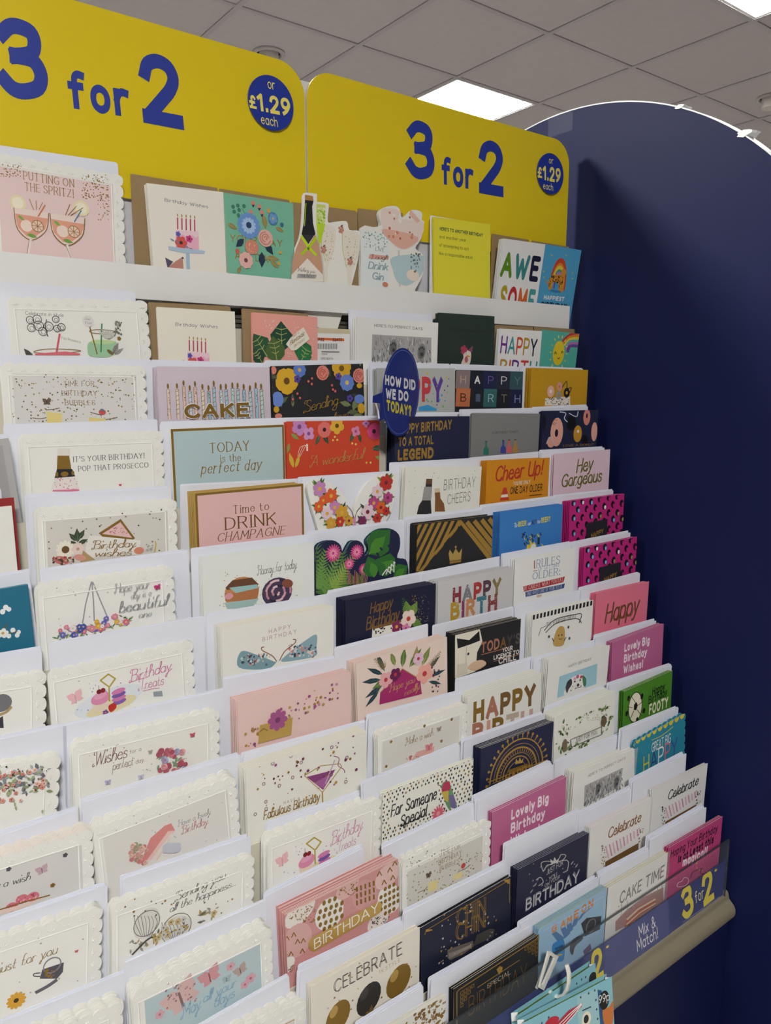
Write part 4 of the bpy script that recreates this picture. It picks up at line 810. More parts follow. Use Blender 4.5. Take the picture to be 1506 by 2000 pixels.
def _(a):
    for x, y, l, an in ((1100, 900, 80, 1.0), (1080, 910, 70, 2.0), (905, 900, 70, .6), (895, 960, 70, 1.9), (1320, 900, 60, 1.3), (1290, 890, 70, 2.0), (1400, 1000, 70, -.4), (1420, 1040, 70, .3), (1410, 990, 60, .2)): a.Lf(x, y, l, an, random.Random(int(x)).choice(['#2f4a3c', '#3d5a48', '#8a9a4a']), .38, '#9cb07a')
    for k in range(3): a.L([(945, 1040 + 12 * k), (960 + 20 * k, 985 - 10 * k), (1000, 970 + 10 * k)], 3, '#f0d8c0'); a.E(1003, 972 + 14 * k, 7, '#f3e6d8')
    for x, y, l, an in ((920, 1110, 100, -1.9), (930, 1110, 90, -1.2)): a.Lf(x, y, l, an, '#d9b83c', .3)
    a.Fl(955, 858, 56, '#c98ac4', '#8a4a8a', 5, .2, .6); a.Fl(1012, 900, 44, '#d89ac8', '#8a4a8a', 4, .7, .6); a.E(1108, 876, 50, '#e2645e'); a.Fl(1108, 876, 48, '#e6766e', '#33231f', 7, 0, .6); a.Fl(1185, 852, 52, '#e5b23c', '#6b4a1c', 5, .3, .6); a.Fl(1300, 886, 34, '#d98ab0', '#b04a80', 4, .5, .6); a.Fl(1412, 886, 52, '#d94a80', '#2f1a24', 8, .1, .6); a.Fl(1362, 838, 26, '#c98ac4', '#8a4a8a', 4)
    for x, y in ((1172, 920), (1186, 938), (1160, 940), (1278, 960), (1300, 965), (1365, 1078), (1390, 1078)): a.E(x, y, 7, '#e8cf5a')
    a.T('A wonderful', 1025, 1105, 1340, 1055, 70, 'lgold', 'fine')
card(3, F4, (876, 826), (1449, 818), 'orange red card with flowers and script A wonderful', 'orange red A wonderful card', '#d2492e', n=2, env=((832, 800), (1436, 788)), art=_, inner='#8a3040')
def _(a): a.T('HAPPY BIRTHDAY', 285, 836, 585, 806, 56, 'gold', 'bold'); a.T('TO A TOTAL', 284, 905, 482, 890, 52, 'gold', 'bold'); a.T('LEGEND', 280, 985, 482, 970, 64, 'gold', 'heavy')
card(3, F5, (265, 735), (688, 732), 'navy card with gold capitals BIRTHDAY TO A TOTAL LEGEND', 'navy TOTAL LEGEND card', '#232745', n=5, left=200, env=((215, 706), (665, 704)), art=_, inner='#c9cad2')
def _(a):
    a.T('A BIRTHDAY TOAST...', 815, 832, 970, 826, 13, '#2a2a2c', 'sans')
    for x, y, c, h in ((780, 950, '#2f7a6a', 72), (877, 942, '#3c4a9a', 70), (910, 940, '#d96a6a', 70), (945, 938, '#b58a4a', 70)): a.new('bottle'); a.P([(x - 16, y), (x - 14, y - h * .45), (x - 5, y - h * .62), (x - 5, y - h), (x + 5, y - h), (x + 5, y - h * .62), (x + 15, y - h * .45), (x + 16, y)], c); a.L([(x, y - h), (x, y - h - 6)], 11, '#2a4a3a', 0)
card(3, F5, (700, 714), (1086, 718), 'grey card reading A BIRTHDAY TOAST with small coloured bottles', 'grey BIRTHDAY TOAST card', '#858584', n=3, left=688, env=((640, 690), (1050, 684)), art=_, inner='#9fb0aa')
def _(a):
    for x, y, r, ry, c in ((1180, 822, 54, 82, '#e8aa98'), (1148, 880, 34, 30, '#e8aa98'), (1350, 738, 30, 46, '#dd8a7c'), (1298, 832, 36, 48, '#c9932c'), (1392, 820, 26, 54, '#e8aa98'), (1262, 770, 40, 46, '#0f0f16'), (1338, 868, 26, 30, '#0f0f16'), (1106, 770, 18, 44, '#14131a')): a.E(x, y, r, c, ry)
    a.E(1178, 828, 14, '#1b1d33', 22); a.E(1350, 730, 7, '#1b1d33', 14); a.E(1300, 818, 10, '#f0e6da', 9); a.D_(10, (1140, 752, 1185, 782), 3, 4, ['#2a2422'], 3); a.L([(1195, 708), (1230, 715), (1222, 745), (1240, 765)], 5, '#c9cde0'); a.L([(1248, 715), (1290, 735), (1300, 705)], 5, '#c9cde0'); a.L([(1120, 890), (1140, 850), (1165, 890)], 4, '#c9cde0'); a.T('LOVE A DONUT', 1215, 905, 1390, 898, 12, '#b58a4a', 'sans')
card(3, F5, (1100, 702), (1416, 697), 'navy card scattered with pink and mustard doughnuts', 'navy doughnuts card', '#222743', n=4, left=1068, env=((1050, 684), (1360, 668)), art=_, inner='#b56a4a')

# ================= row 4
def _(a):
    a.IN(.055, .085, .075, '#dcd8d0'); a.D_(34, (320, 270, 1160, 560), 4, 7, ['#5c564c', '#8a7c66'], 9)
    for x, y, l, an in ((545, 500, 100, -1.6), (540, 490, 80, -2.3), (550, 480, 80, -1.0), (540, 510, 70, 3.4), (545, 512, 75, -.4)): a.Lf(x, y, l, an, '#3a4a36', .42, '#77876a')
    a.P([(690, 435), (845, 335), (945, 470), (830, 560)], 'dgold'); a.P([(715, 440), (843, 358), (925, 468)], '#ecc3c0'); a.D_(40, (760, 390, 890, 460), 2, 4, ['#b5566a'], 4); a.P([(625, 450), (985, 485), (978, 585), (600, 610), (600, 530)], '#ebe7df'); a.P([(580, 555), (665, 620), (560, 640)], '#b59a6a')
    a.Fl(458, 550, 66, '#f1ead9', '#5a3e22', 12, 0, .3); a.E(458, 550, 26, '#6b4a24'); a.Fl(545, 545, 44, '#ecd5cb', '#c9a090', 6); a.E(430, 625, 52, '#c9706a', 28, .3); a.E(560, 605, 40, '#d99a8a', 22, .3); a.E(972, 556, 34, '#d98a6c', 24); a.D_(26, (1020, 515, 1070, 560), 3, 5, ['#8a8a86', '#b5b0a6'], 5); a.L([(1080, 570), (1090, 520), (1086, 490)], 8, '#cdb25a'); a.D_(40, (365, 600, 520, 655), 5, 10, ['#5a6a3c', '#a84a4a', '#d9a0a0', '#4a3a2a'], 7)
    a.T('Birthday', 652, 548, 945, 532, 62, 'dgold', 'script'); a.T('wishes', 655, 602, 918, 590, 56, 'dgold', 'script')
card(4, F6, (255, 262), (1238, 195), 'scalloped Birthday wishes card with envelope and daisies in script', 'Birthday wishes daisy card', WH, 'scallop', 5, left=135, env=((172, 156), (1186, 90)), art=_)
def _(a):
    a.put([[(0.0005, .0005), (a.W - .0005, .0005), (a.W - .0005, a.H), (0.0005, a.H)]], 'dgold', raw=True); a.IN(.022, .022, .022, '#e9bdbb')
    a.T('Time to', 332, 243, 537, 220, 48, 'bronze', 'serif'); a.T('DRINK', 288, 334, 578, 302, 70, 'bronze', 'serif'); a.T('CHAMPAGNE', 242, 402, 625, 358, 50, 'bronze', 'iserif')
card(4, F7, (116, 126), (731, 71), 'pink card with gold edge reading Time to DRINK CHAMPAGNE', 'pink CHAMPAGNE card', '#c5a257', n=8, left=48, env=((20, 62), (702, 30)), ne=2, art=_, inner='#d6bd80')
def blooms(a, spots, seed=1):
    g = random.Random(seed)
    for x, y, r in spots:
        for k in range(4): a.Lf(x, y, r * 1.5, g.uniform(0, 6.28), g.choice(['#3f6a3c', '#55803f', '#8a9a3c', '#2f5238']), .28)
    for x, y, r in spots: a.Fl(x, y, r, g.choice(['#c98abf', '#d99ac9', '#c2382f', '#7a2a5c', '#e0602f', '#d8a23a', '#b84a86', '#e9cfd8']), g.choice(['#7a2a3c', '#e0b04a']), 6, g.random(), .5)
bf_l = [(820, 100, 46), (885, 140, 44), (840, 165, 30), (905, 205, 40), (815, 200, 34), (862, 240, 40), (945, 235, 46), (885, 295, 36), (935, 285, 30), (985, 280, 30)]
bf_r = [(1195, 65, 46), (1145, 115, 40), (1205, 150, 34), (1125, 180, 40), (1165, 205, 36), (1090, 230, 46), (1145, 265, 30), (1060, 280, 30), (1195, 225, 26)]
def _(a): blooms(a, bf_l + bf_r, 5); a.L([(1012, 268), (1000, 225), (970, 190)], 3, '#6a3a3a'); a.L([(1018, 266), (1030, 225), (1060, 190)], 3, '#6a3a3a'); a.L([(1016, 262), (1017, 330)], 12, '#d98ac4', 0)
card(4, F7, (762, 45), (1262, 12), 'die cut butterfly card covered in tropical flowers', 'floral butterfly card', WH, n=2, left=745, env=((712, 28), (1264, -4)), ne=4, art=_,
     outline=[(830, 400), (805, 300), (770, 180), (752, 90), (775, 52), (840, 48), (920, 95), (980, 165), (1012, 240), (1030, 170), (1085, 75), (1160, 20), (1230, 8), (1262, 40), (1255, 130), (1232, 220), (1195, 300), (1180, 400)])
def _(a):
    a.fr = F8; a.T('BIRTHDAY', 250, 225, 428, 205, 60, '#3a3835', 'thin'); a.T('CHEERS', 270, 305, 400, 285, 56, '#3a3835', 'thin'); a.D_(20, (55, 110, 450, 330), 1.5, 3, ['#8a8680'], 4); a.new('beer_bottle')
    a.P([(98, 360), (110, 310), (130, 280), (148, 200), (152, 160), (186, 160), (184, 205), (178, 290), (182, 360)], '#2f2e30'); a.P([(140, 205), (182, 205), (178, 282), (128, 282)], '#a3a2a0'); a.P([(154, 160), (186, 162), (184, 190), (152, 190)], '#6a4a34'); a.new('beer_bottle'); a.P([(200, 345), (202, 270), (198, 215), (228, 212), (232, 270), (252, 300), (258, 345)], '#8a5c34'); a.P([(198, 214), (228, 212), (230, 235), (200, 238)], '#e0cdb0')
card(4, F5, (325, 1020), (756, 1017), 'white BIRTHDAY CHEERS card with two beer bottles', 'BIRTHDAY CHEERS card', '#efeee4', n=7, left=278, env=((228, 992), (712, 962)), art=_)
def _(a):
    a.fr = F8; a.T('Cheer Up!', 538, 180, 806, 140, 92, '#b8352a', 'brush'); a.T("YOU'RE ONLY", 644, 198, 740, 186, 22, '#f0e8d8', 'marker'); a.T('ONE DAY OLDER', 626, 248, 808, 228, 42, '#1f1b1a', 'marker'); a.L([(735, 255), (806, 248)], 4, '#1f1b1a', 0); a.P([(568, 284), (588, 210), (606, 208), (620, 280)], '#c8442c'); a.P([(578, 250), (612, 246), (615, 262), (574, 266)], '#f0e8d8')
card(4, F5, (785, 985), (1141, 967), 'orange card reading Cheer Up in red brush lettering', 'orange Cheer Up card', '#d98f1e', n=6, left=728, env=((702, 968), (1120, 932)), art=_, inner='#e0b050')
def _(a): a.fr = F8; a.T('Hey', 998, 132, 1092, 112, 84, '#6b6a2c', 'brush'); a.T('Gorgeous', 912, 212, 1142, 178, 78, '#6b6a2c', 'brush')
card(4, F5, (1166, 946), (1483, 920), 'pale pink card with olive brush lettering Hey Gorgeous', 'pink Hey Gorgeous card', '#e6c8d4', n=5, left=1145, env=((1090, 922), (1448, 898)), art=_)

# ================= row 5
def _(a):
    a.L([(640, 775), (600, 930), (578, 1065)], 9, '#9a9c9e', 0); a.L([(643, 775), (655, 920), (660, 1050)], 9, '#9a9c9e', 0); a.L([(648, 775), (700, 900), (750, 1018)], 9, '#9a9c9e', 0); a.D_(10, (340, 820, 800, 1090), 3, 5, ['#9a948a'], 5)
    g = random.Random(3)
    for k in range(60):
        t = g.random(); x = 400 + 500 * t; y = 1165 - 110 * t + g.uniform(-45, 25); a.Lf(x, y, g.uniform(26, 44), g.uniform(0, 6.28), g.choice(['#6a8a52', '#86a06a', '#4f7040']), .25)
    for k in range(34):
        t = g.random(); x = 395 + 510 * t; y = 1160 - 115 * t + g.uniform(-55, 18); a.Fl(x, y, g.uniform(14, 24), g.choice(['#d9708c', '#4a56a8', '#e9e6f0', '#6a6ac4', '#e08aa4', '#e3b04a']), '#e8d070', 7, g.random())
    a.T('Hope your', 802, 852, 1040, 815, 66, '#8f9092', 'script'); a.T('day is a', 908, 893, 1052, 868, 46, '#8f9092', 'script'); a.T('beautiful', 825, 990, 1160, 935, 82, '#8f9092', 'script'); a.T('one', 962, 1025, 1055, 1012, 48, '#8f9092', 'script'); a.new('butterfly'); a.Bfly(1098, 812, 30, '#c2387c', '#6a2044', -.2)
card(5, F6, (256, 806), (1216, 668), 'scalloped Hope your day is a beautiful one card with flower basket', 'flower basket beautiful one card', WH, 'scallop', 5, left=215, env=((292, 680), (1310, 548)), art=_)
def _(a):
    a.T('Hooray for today', 474, 590, 692, 550, 56, '#2f3034', 'fine'); a.D_(90, (250, 570, 700, 770), 1.5, 3.5, ['#8a9a9a', '#b58a5a', '#6a7a7a'], 4)
    a.new('cake'); a.E(382, 690, 105, '#c98a5a', 92); a.P([(290, 660), (330, 618), (440, 602), (478, 640), (470, 650), (300, 672)], '#6b4630'); a.P([(310, 660), (470, 640), (474, 668), (350, 690)], '#9cc4c4'); a.P([(285, 690), (350, 690), (480, 660), (470, 735), (290, 735)], '#b5764a'); a.E(310, 708, 26, '#e0a0a8', 18); a.P([(283, 745), (480, 720), (440, 775), (300, 780)], '#a9c4c0')
    a.new('biscuit'); a.E(582, 684, 92, '#4a3a56', 82)
    for k in range(16):
        g = random.Random(k); t = k * .8; r = 12 + 4.4 * k; a.L([a.off(582, 684, r * math.cos(t + q) * 1.05, r * math.sin(t + q) * .95) for q in (0, .4, .8)], 12, ['#d9a9b4', '#e8c9cc', '#2f2a40', '#c58a9a'][k % 4])
    a.E(640, 635, 34, '#8a4f3c', 24, .3)
card(5, F7, (156, 490), (791, 405), 'white Hooray for today card with layered cake and swirl biscuit', 'Hooray for today card', '#eef0ea', n=7, left=132, env=((88, 436), (770, 352)), art=_, inner='#bfe0e0')
def _(a):
    for x, y, l, an in ((850, 690, 260, -1.9), (860, 690, 230, -1.3), (960, 690, 220, -1.75), (900, 660, 200, -1.0), (820, 660, 200, -1.5)): a.Fern(x, y, l, an, random.Random(x).choice(['#6f9a4a', '#4f7a3a', '#8fae52']), 11, .38, .3)
    for x, y, r in ((900, 465, 52), (1033, 458, 44), (990, 525, 34), (1072, 555, 34)): a.Fl(x, y, r, '#d94f8c', '#b03a70', 18, 0, .14); a.Fl(x, y, r * .6, '#f09ab8', '#c23a7a', 12, .2, .16)
    for x, y, l, an in ((1100, 470, 190, -.7), (1250, 560, 150, -2.6), (1130, 600, 130, -1.9), (1240, 600, 110, -.5)):
        a.Lf(x, y, l, an, '#2f6b30', .9, '#7a9a3c'); a.Lf(x + 8, y - 4, l * .7, an, '#4a8a2f', .6)
    for x, y in ((1170, 440), (1215, 425), (1150, 470)): a.E(x, y, 13, '#1d2a44', 7, .8)
    for k in range(4): a.L([(1175 + 22 * k, 590 - 6 * k), (1200 + 14 * k, 555 - 14 * k), (1225 + 8 * k, 580 - 20 * k)], 6, '#e9e9ec', 0)
    for k in range(20): a.L([(950 + 7 * k, 640), (940 + 8 * k, 560 + (k % 5) * 8)], 3, random.Random(k).choice(['#8fae52', '#c9a04a', '#d97a9c']), 0)
card(5, F7, (800, 395), (1320, 330), 'die cut tropical jungle card with monstera leaves and pink blooms', 'die cut jungle card', '#1d2244', n=6, left=778, env=((756, 344), (1300, 272)), ne=3, art=_, inner='#7fb9b4',
     outline=[(800, 720), (798, 560), (806, 440), (840, 402), (900, 392), (942, 420), (958, 470), (1000, 400), (1048, 396), (1075, 430), (1078, 480), (1108, 440), (1092, 390), (1150, 335), (1220, 325), (1272, 360), (1278, 430), (1262, 490), (1310, 500), (1326, 560), (1322, 640)])
def _(a):
    for k in range(9):
        a.P([(330 - 37 * k, 395 - 0 * k + 4 * k), (350 - 37 * k, 393 + 4 * k), (350 - 37 * k - 130, 680), (330 - 37 * k - 135, 690)] if k < 9 else [], 'gold' if 1 else '')
    for k in range(5): a.P([(330 + 42 * k, 418 - 6 * k), (348 + 42 * k, 400 - 6 * k), (545 + 42 * k, 630), (545 + 42 * k - 18, 660)], 'gold')
    a.P([(130, 680), (348, 420), (535, 660)], '#2a2a2b'); a.L([(110, 690), (348, 400), (520, 610)], 12, 'gold', 0)
    a.P([(278, 582), (285, 560), (302, 585), (318, 552), (335, 580), (354, 552), (348, 615), (284, 625)], 'lgold'); a.E(318, 545, 7, 'lgold'); a.P([(284, 628), (348, 618), (348, 630), (284, 640)], 'gold')
card(5, F8, (100, 416), (530, 365), 'black card with gold chevron stripes and a crown', 'black and gold crown card', '#2c2c2d', n=7, left=38, env=((36, 376), (492, 320)), art=_, inner='#c2a96a')
def _(a):
    a.T('To', 648, 436, 666, 434, 26, '#f0eee4', 'brush'); a.T('BEER', 672, 432, 718, 424, 30, '#e0d43a', 'bold'); a.T('or', 724, 424, 745, 420, 20, '#f0eee4', 'brush'); a.T('NOT', 748, 420, 774, 415, 26, '#3a3a6a', 'bold'); a.T('to', 778, 414, 796, 411, 24, '#f0eee4', 'brush'); a.T('BEER?', 802, 410, 853, 400, 30, '#e0d43a', 'bold')
    for k in range(18):
        g = random.Random(k); x = 680 + g.uniform(0, 130); y = 545 - g.uniform(0, 70); a.L([(x, y), (x + g.uniform(-8, 8), y - 9), (x + g.uniform(-9, 9), y - 16)], 5, '#2a2622' if k % 3 else '#e0c83a')
    a.P([(716, 560), (722, 528), (735, 536), (740, 508), (752, 526), (762, 515), (772, 530), (776, 560)], '#e8c93a'); a.E(756, 545, 20, '#f1efe4', 18); a.L([(785, 530), (788, 490)], 12, '#2f3a2a', 0)
card(5, F8, (570, 351), (925, 303), 'bright blue card reading To BEER or NOT to BEER', 'bright blue BEER card', '#3f83cc', n=6, left=503, env=((468, 306), (886, 255)), art=_, inner='#6fa0d0')
card(5, F8, (965, 286), (1273, 244), 'upper pink leopard print card with black HAPPY square', 'upper pink leopard print card', '#c2277d', n=4, left=890, env=((872, 250), (1206, 214)), art=lambda a: leopard(a, (975, 300, 1260, 480), [(1058, 410), (1174, 385), (1168, 500), (1050, 520)], 'HAPPY'), inner='#d9bccb')

# ================= row 6
def _(a):
    a.E(760, 1610, 230, '#e6ebf0', 85, -.15); cupcakes(a, 745, 1545, 1.12); a.T('Birthday', 915, 1480, 1196, 1395, 86, '#c9709c', 'fine'); a.T('Treats', 975, 1535, 1145, 1495, 78, '#c9709c', 'fine'); a.L([(1000, 1540), (1060, 1525), (1118, 1518)], 4, '#c9709c'); a.P([(1072, 1545), (1132, 1538), (1140, 1575), (1075, 1578)], '#9aa0a8')
card(6, F6, (330, 1400), (1352, 1178), 'upper scalloped Birthday Treats card with cupcakes on a stand', 'upper Birthday Treats card', WH, 'scallop', 7, left=320, env=((326, 1200), (1418, 1008)), art=_)
def _(a):
    a.T('HAPPY', 536, 920, 660, 890, 24, '#b58a94', 'wide'); a.T('BIRTHDAY', 500, 965, 692, 918, 24, '#b58a94', 'wide')
    a.P([(365, 1110), (380, 1020), (470, 1040), (560, 1075), (575, 1085), (520, 1120)], '#7fa3ac', 1); a.P([(605, 1075), (660, 1020), (740, 960), (805, 925), (805, 1000), (800, 1045), (690, 1070)], '#8fb0ba', 1)
    a.D_(50, (380, 1035, 545, 1095), 4, 10, ['#c4d6d8', '#5a6f80', '#3a4656', '#cf8a80', '#e6cfc4'], 3); a.D_(60, (650, 985, 800, 1050), 4, 10, ['#c4d6d8', '#5a6f80', '#3a4656', '#cf8a80', '#e6cfc4'], 4)
    a.L([(580, 1078), (555, 1045), (500, 1015), (495, 998), (510, 995)], 5, '#8a5a3c'); a.L([(596, 1072), (625, 1020), (680, 975), (688, 955), (672, 952)], 5, '#8a5a3c')
card(6, F7, (268, 886), (901, 763), 'white HAPPY BIRTHDAY card with blue patterned butterfly wings', 'blue butterfly wings card', '#f0eee6', n=8, left=190, env=((166, 800), (866, 688)), art=_, inner='#e9d9b0')
def _(a):
    a.T('Happy', 1106, 812, 1235, 770, 66, 'bronze', 'brush'); a.T('Birthday', 1084, 905, 1272, 845, 78, 'bronze', 'brush'); a.P([(1122, 880), (1190, 868), (1282, 845), (1280, 905), (1240, 935), (1118, 955)], '#f0ece2'); a.D_(26, (1130, 880, 1270, 940), 4, 6, ['#1f1f24'], 4); a.P([(1122, 880), (1282, 842), (1282, 856), (1122, 896)], 'bronze')
    for x, y, l, an in ((1330, 830, 100, -1.0), (1320, 820, 90, -1.7), (1340, 850, 80, .4)): a.Lf(x, y, l, an, '#6f8f3c', .6, '#a3b552')
    a.Fern(1310, 800, 80, -1.8, '#4a7a3c', 6, .4); a.Fern(1350, 850, 70, .5, '#55803f', 6, .4); a.Fl(1325, 835, 52, '#f0d9cf', '#c2402f', 5, .3, .6); a.Fl(1258, 880, 36, '#8a2a5c', '#d8a23a', 5); a.Fl(1310, 890, 30, '#e08ab0', '#b03a70', 5); a.D_(60, (1330, 700, 1440, 850), 1.5, 3, ['#8fa0c0', '#c9a45a'], 3)
card(6, F7, (970, 731), (1480, 636), 'navy card with bronze brush lettering Happy Birthday and hibiscus', 'navy hibiscus Happy Birthday card', '#191c38', n=9, left=878, env=((866, 680), (1416, 568)), ne=2, art=_, inner='#6f6880')
def _(a):
    pal = ['#8a3440', '#7d7f86', '#b03a3a', '#5a3f4a', '#8a7a4a', '#9a9aa0', '#a8672f', '#7a3050', '#3f5a6a', '#8a4a4a']
    a.T('HAPPY', 300, 874, 575, 815, 100, pal[:5], 'heavy'); a.T('BIRTH', 288, 962, 552, 905, 100, ['#b8952f', '#8a3a60', '#c98a5a', '#3f7a8a', '#8a4040'], 'heavy'); a.D_(130, (300, 735, 575, 950), 1.5, 3, ['#e6e4e2', '#c9c2b8'], 4)
card(6, F8, (218, 742), (642, 659), 'silver grey card with glittery patterned letters HAPPY BIRTH', 'glitter letters HAPPY BIRTH card', '#cfcecf', n=8, env=((130, 690), (582, 598)), art=_, inner='#d9d9d6')
def _(a):
    a.T('RULES', 775, 665, 908, 640, 48, '#7f95b5', 'serif'); a.T('OF GETTING', 785, 682, 902, 655, 22, '#7f95b5', 'serif'); a.T('OLDER:', 752, 732, 908, 702, 42, '#7f95b5', 'serif'); a.L([(764, 668), (764, 622)], 6, '#b05a50', 0); a.L([(756, 682), (780, 678)], 3, '#b05a50', 0)
    a.P([(700, 768), (936, 712), (928, 744), (704, 798)], '#b3262b'); a.T('BE CAREFUL WHAT YOU EAT', 706, 792, 926, 738, 24, '#f3ece8', 'serif'); a.P([(712, 800), (936, 752), (930, 778), (714, 828)], '#2f4f8a'); a.T('TAKE GOOD CARE OF YOUR TEETH', 718, 822, 918, 776, 20, '#f3ece8', 'serif'); a.E(790, 822, 22, '#d9b5a5', 8)
card(6, F8, (655, 611), (995, 551), 'white card reading THE RULES OF GETTING OLDER with red band', 'RULES OF GETTING OLDER card', '#f2f2ee', n=5, left=618, env=((583, 585), (972, 514)), art=_)
card(6, F8, (1046, 550), (1345, 487), 'lower pink leopard print card with black HAPPY square', 'lower pink leopard print card', '#c2277d', n=6, left=997, env=((976, 520), (1308, 455)), art=lambda a: leopard(a, (1055, 565, 1335, 740), [(1132, 660), (1250, 630), (1244, 745), (1126, 770)], 'HAPPY'), inner='#d9bccb')

# ================= row 7
def _(a):
    a.IN(.05, .085, .075, '#efede5'); a.T('Wishes', 532, 455, 718, 405, 86, '#7a5048', 'script'); a.T('for a', 732, 384, 798, 366, 22, '#7a5048', 'hand'); a.T('perfect', 636, 478, 752, 448, 58, '#7a5048', 'script'); a.T('day...', 766, 440, 832, 424, 24, '#7a5048', 'hand')
    g = random.Random(4)
    for k in range(22): a.Lf(960 + g.uniform(-70, 70), 430 + g.uniform(-50, 50), 36, g.uniform(0, 6.28), '#7f9a7a', .35)
    for k in range(26): a.Rose(965 + g.uniform(-75, 85), 420 + g.uniform(-62, 55), g.uniform(12, 20), g.choice(['#d98a8f', '#c2707c', '#e6b0b0', '#a9b8dc', '#b5566a']), '#a84a5a')
    a.Bfly(1084, 274, 20, '#c25a6a', '#6a2a34'); a.Bfly(605, 540, 22, '#b9b0d4'); a.Bfly(792, 510, 22, '#c9c4e0'); a.Bfly(845, 368, 18, '#b5b0ac'); a.D_(30, (490, 320, 1060, 480), 1.5, 3, ['#8a6a5a'], 3)
card(7, A1, (412, 325), (1242, 130), 'scalloped Wishes for a perfect day card with rose bouquet', 'Wishes for a perfect day card', WH, 'scallop', 6, env=((330, 212), (1250, 8)), art=_)
def _(a):
    g = random.Random(6); a.fr = A3
    for k in range(70):
        t = g.random(); x = 160 + 520 * t + g.uniform(-40, 40); y = 470 - 300 * t + g.uniform(-45, 45); a.E(x, y, g.uniform(3, 11), g.choice(['#a8568c', '#8a4a72', '#c98aac', 'gold', '#b5a04a', '#9a5a86']), n=9)
    a.P([(242, 378), (420, 335), (412, 430), (230, 480)], 'lgold'); a.L([(240, 415), (262, 396), (284, 408)], 5, 'dgold', 0); a.L([(300, 400), (330, 378), (360, 392)], 5, 'dgold', 0); a.Fl(338, 350, 58, '#a8568c', '#7a3a6a', 8, .1, .4)
card(7, F7, (358, 1302), (1001, 1136), 'pale pink card with purple confetti bursting from a gold gift', 'pink gift confetti card', '#ecccc6', n=8, left=298, env=((246, 1146), (926, 1034)), art=_, inner='#f3ddd2')
def _(a):
    for x, y, l, an in ((1190, 1130, 130, -2.0), (1180, 1150, 120, -2.6), (1170, 1180, 130, -3.0), (1180, 1210, 130, 2.8), (1160, 1240, 120, 2.5), (1430, 1130, 110, -.6), (1450, 1160, 100, -.1), (1440, 1190, 90, .4)): a.Lf(x, y, l, an, '#1f3a44', .22, '#4a6a70')
    for x, y, l, an in ((1290, 1110, 110, -1.4), (1330, 1110, 120, -.8), (1250, 1100, 90, -1.9), (1400, 1100, 110, -1.0), (1360, 1100, 110, -1.4), (1200, 1180, 100, -3.4)): a.Lf(x, y, l, an, random.Random(x).choice(['#7f8f4a', '#5f7a3c', '#a3905a']), .35, '#c2c48a')
    for x, y, l, an in ((1190, 1110, 110, -2.3), (1440, 1110, 100, -.7)): a.Fern(x, y, l, an, '#8a7a4a', 9, .3)
    a.P([(1165, 1250), (1290, 1115), (1390, 1175), (1395, 1225), (1400, 1260), (1160, 1320)], '#a82a6a'); a.L([(1165, 1252), (1290, 1118), (1390, 1178)], 4, 'gold', 0)
    a.T('Hope you', 1220, 1250, 1358, 1195, 44, 'lgold', 'script'); a.T('really', 1300, 1275, 1385, 1232, 40, 'lgold', 'script')
    for x, y, r, c in ((1196, 1180, 46, '#eab0b0'), (1250, 1150, 38, '#6a2050'), (1415, 1145, 56, '#f0b0a0'), (1380, 1060, 36, '#e6c0d4')): a.Fl(x, y, r, c, '#c23a4a', 5, .4, .6)
    a.D_(16, (1450, 1110, 1500, 1250), 4, 7, ['#6a2050', '#3a4a3c'], 5)
card(7, F7, (1028, 1091), (1544, 938), 'blush card with dark palm leaves and magenta Hope you hexagon', 'magenta hexagon palm card', '#efd9cd', n=8, left=950, env=((914, 1002), (1440, 866)), art=_, inner='#f0ddd0')
def _(a):
    a.P([(315, 1045), (455, 1010), (470, 1080), (440, 1140), (430, 1250), (315, 1290)], '#e9e2d2'); a.P([(325, 1062), (395, 1072), (452, 1020), (456, 1075), (405, 1095), (330, 1120)], '#1a1a1c'); a.E(390, 1150, 8, '#2a2a2a'); a.L([(380, 1100), (375, 1220)], 3, '#b5ad9c', 0); a.P([(385, 1230), (420, 1195), (470, 1185), (490, 1210), (430, 1245)], '#d9b89a', 1); a.P([(325, 1210), (385, 1200), (385, 1260), (325, 1280)], '#d8d0be')
    a.T("TODAY'S", 460, 1148, 682, 1090, 62, ['rose', 'rose', 'rose', 'bronze', '#4a4340', '#4a4340', '#5a5350'], 'bold'); a.T('YOUR', 582, 1142, 640, 1128, 26, '#e6e0da', 'bold'); a.T('LICENCE TO', 532, 1184, 676, 1150, 26, '#e6e0da', 'bold'); a.T('CHILL', 560, 1210, 660, 1185, 40, '#e6e0da', 'bold'); a.L([(462, 1155), (600, 1118)], 4, 'rose', 0); a.L([(532, 1192), (680, 1152)], 3, 'rose', 0)
card(7, F8, (315, 1040), (688, 951), "black card with dinner jacket reading TODAY'S YOUR LICENCE TO", 'black dinner jacket card', '#242326', n=9, left=228, env=((196, 985), (652, 878)), ne=2, art=_, inner='#cfc6b8')
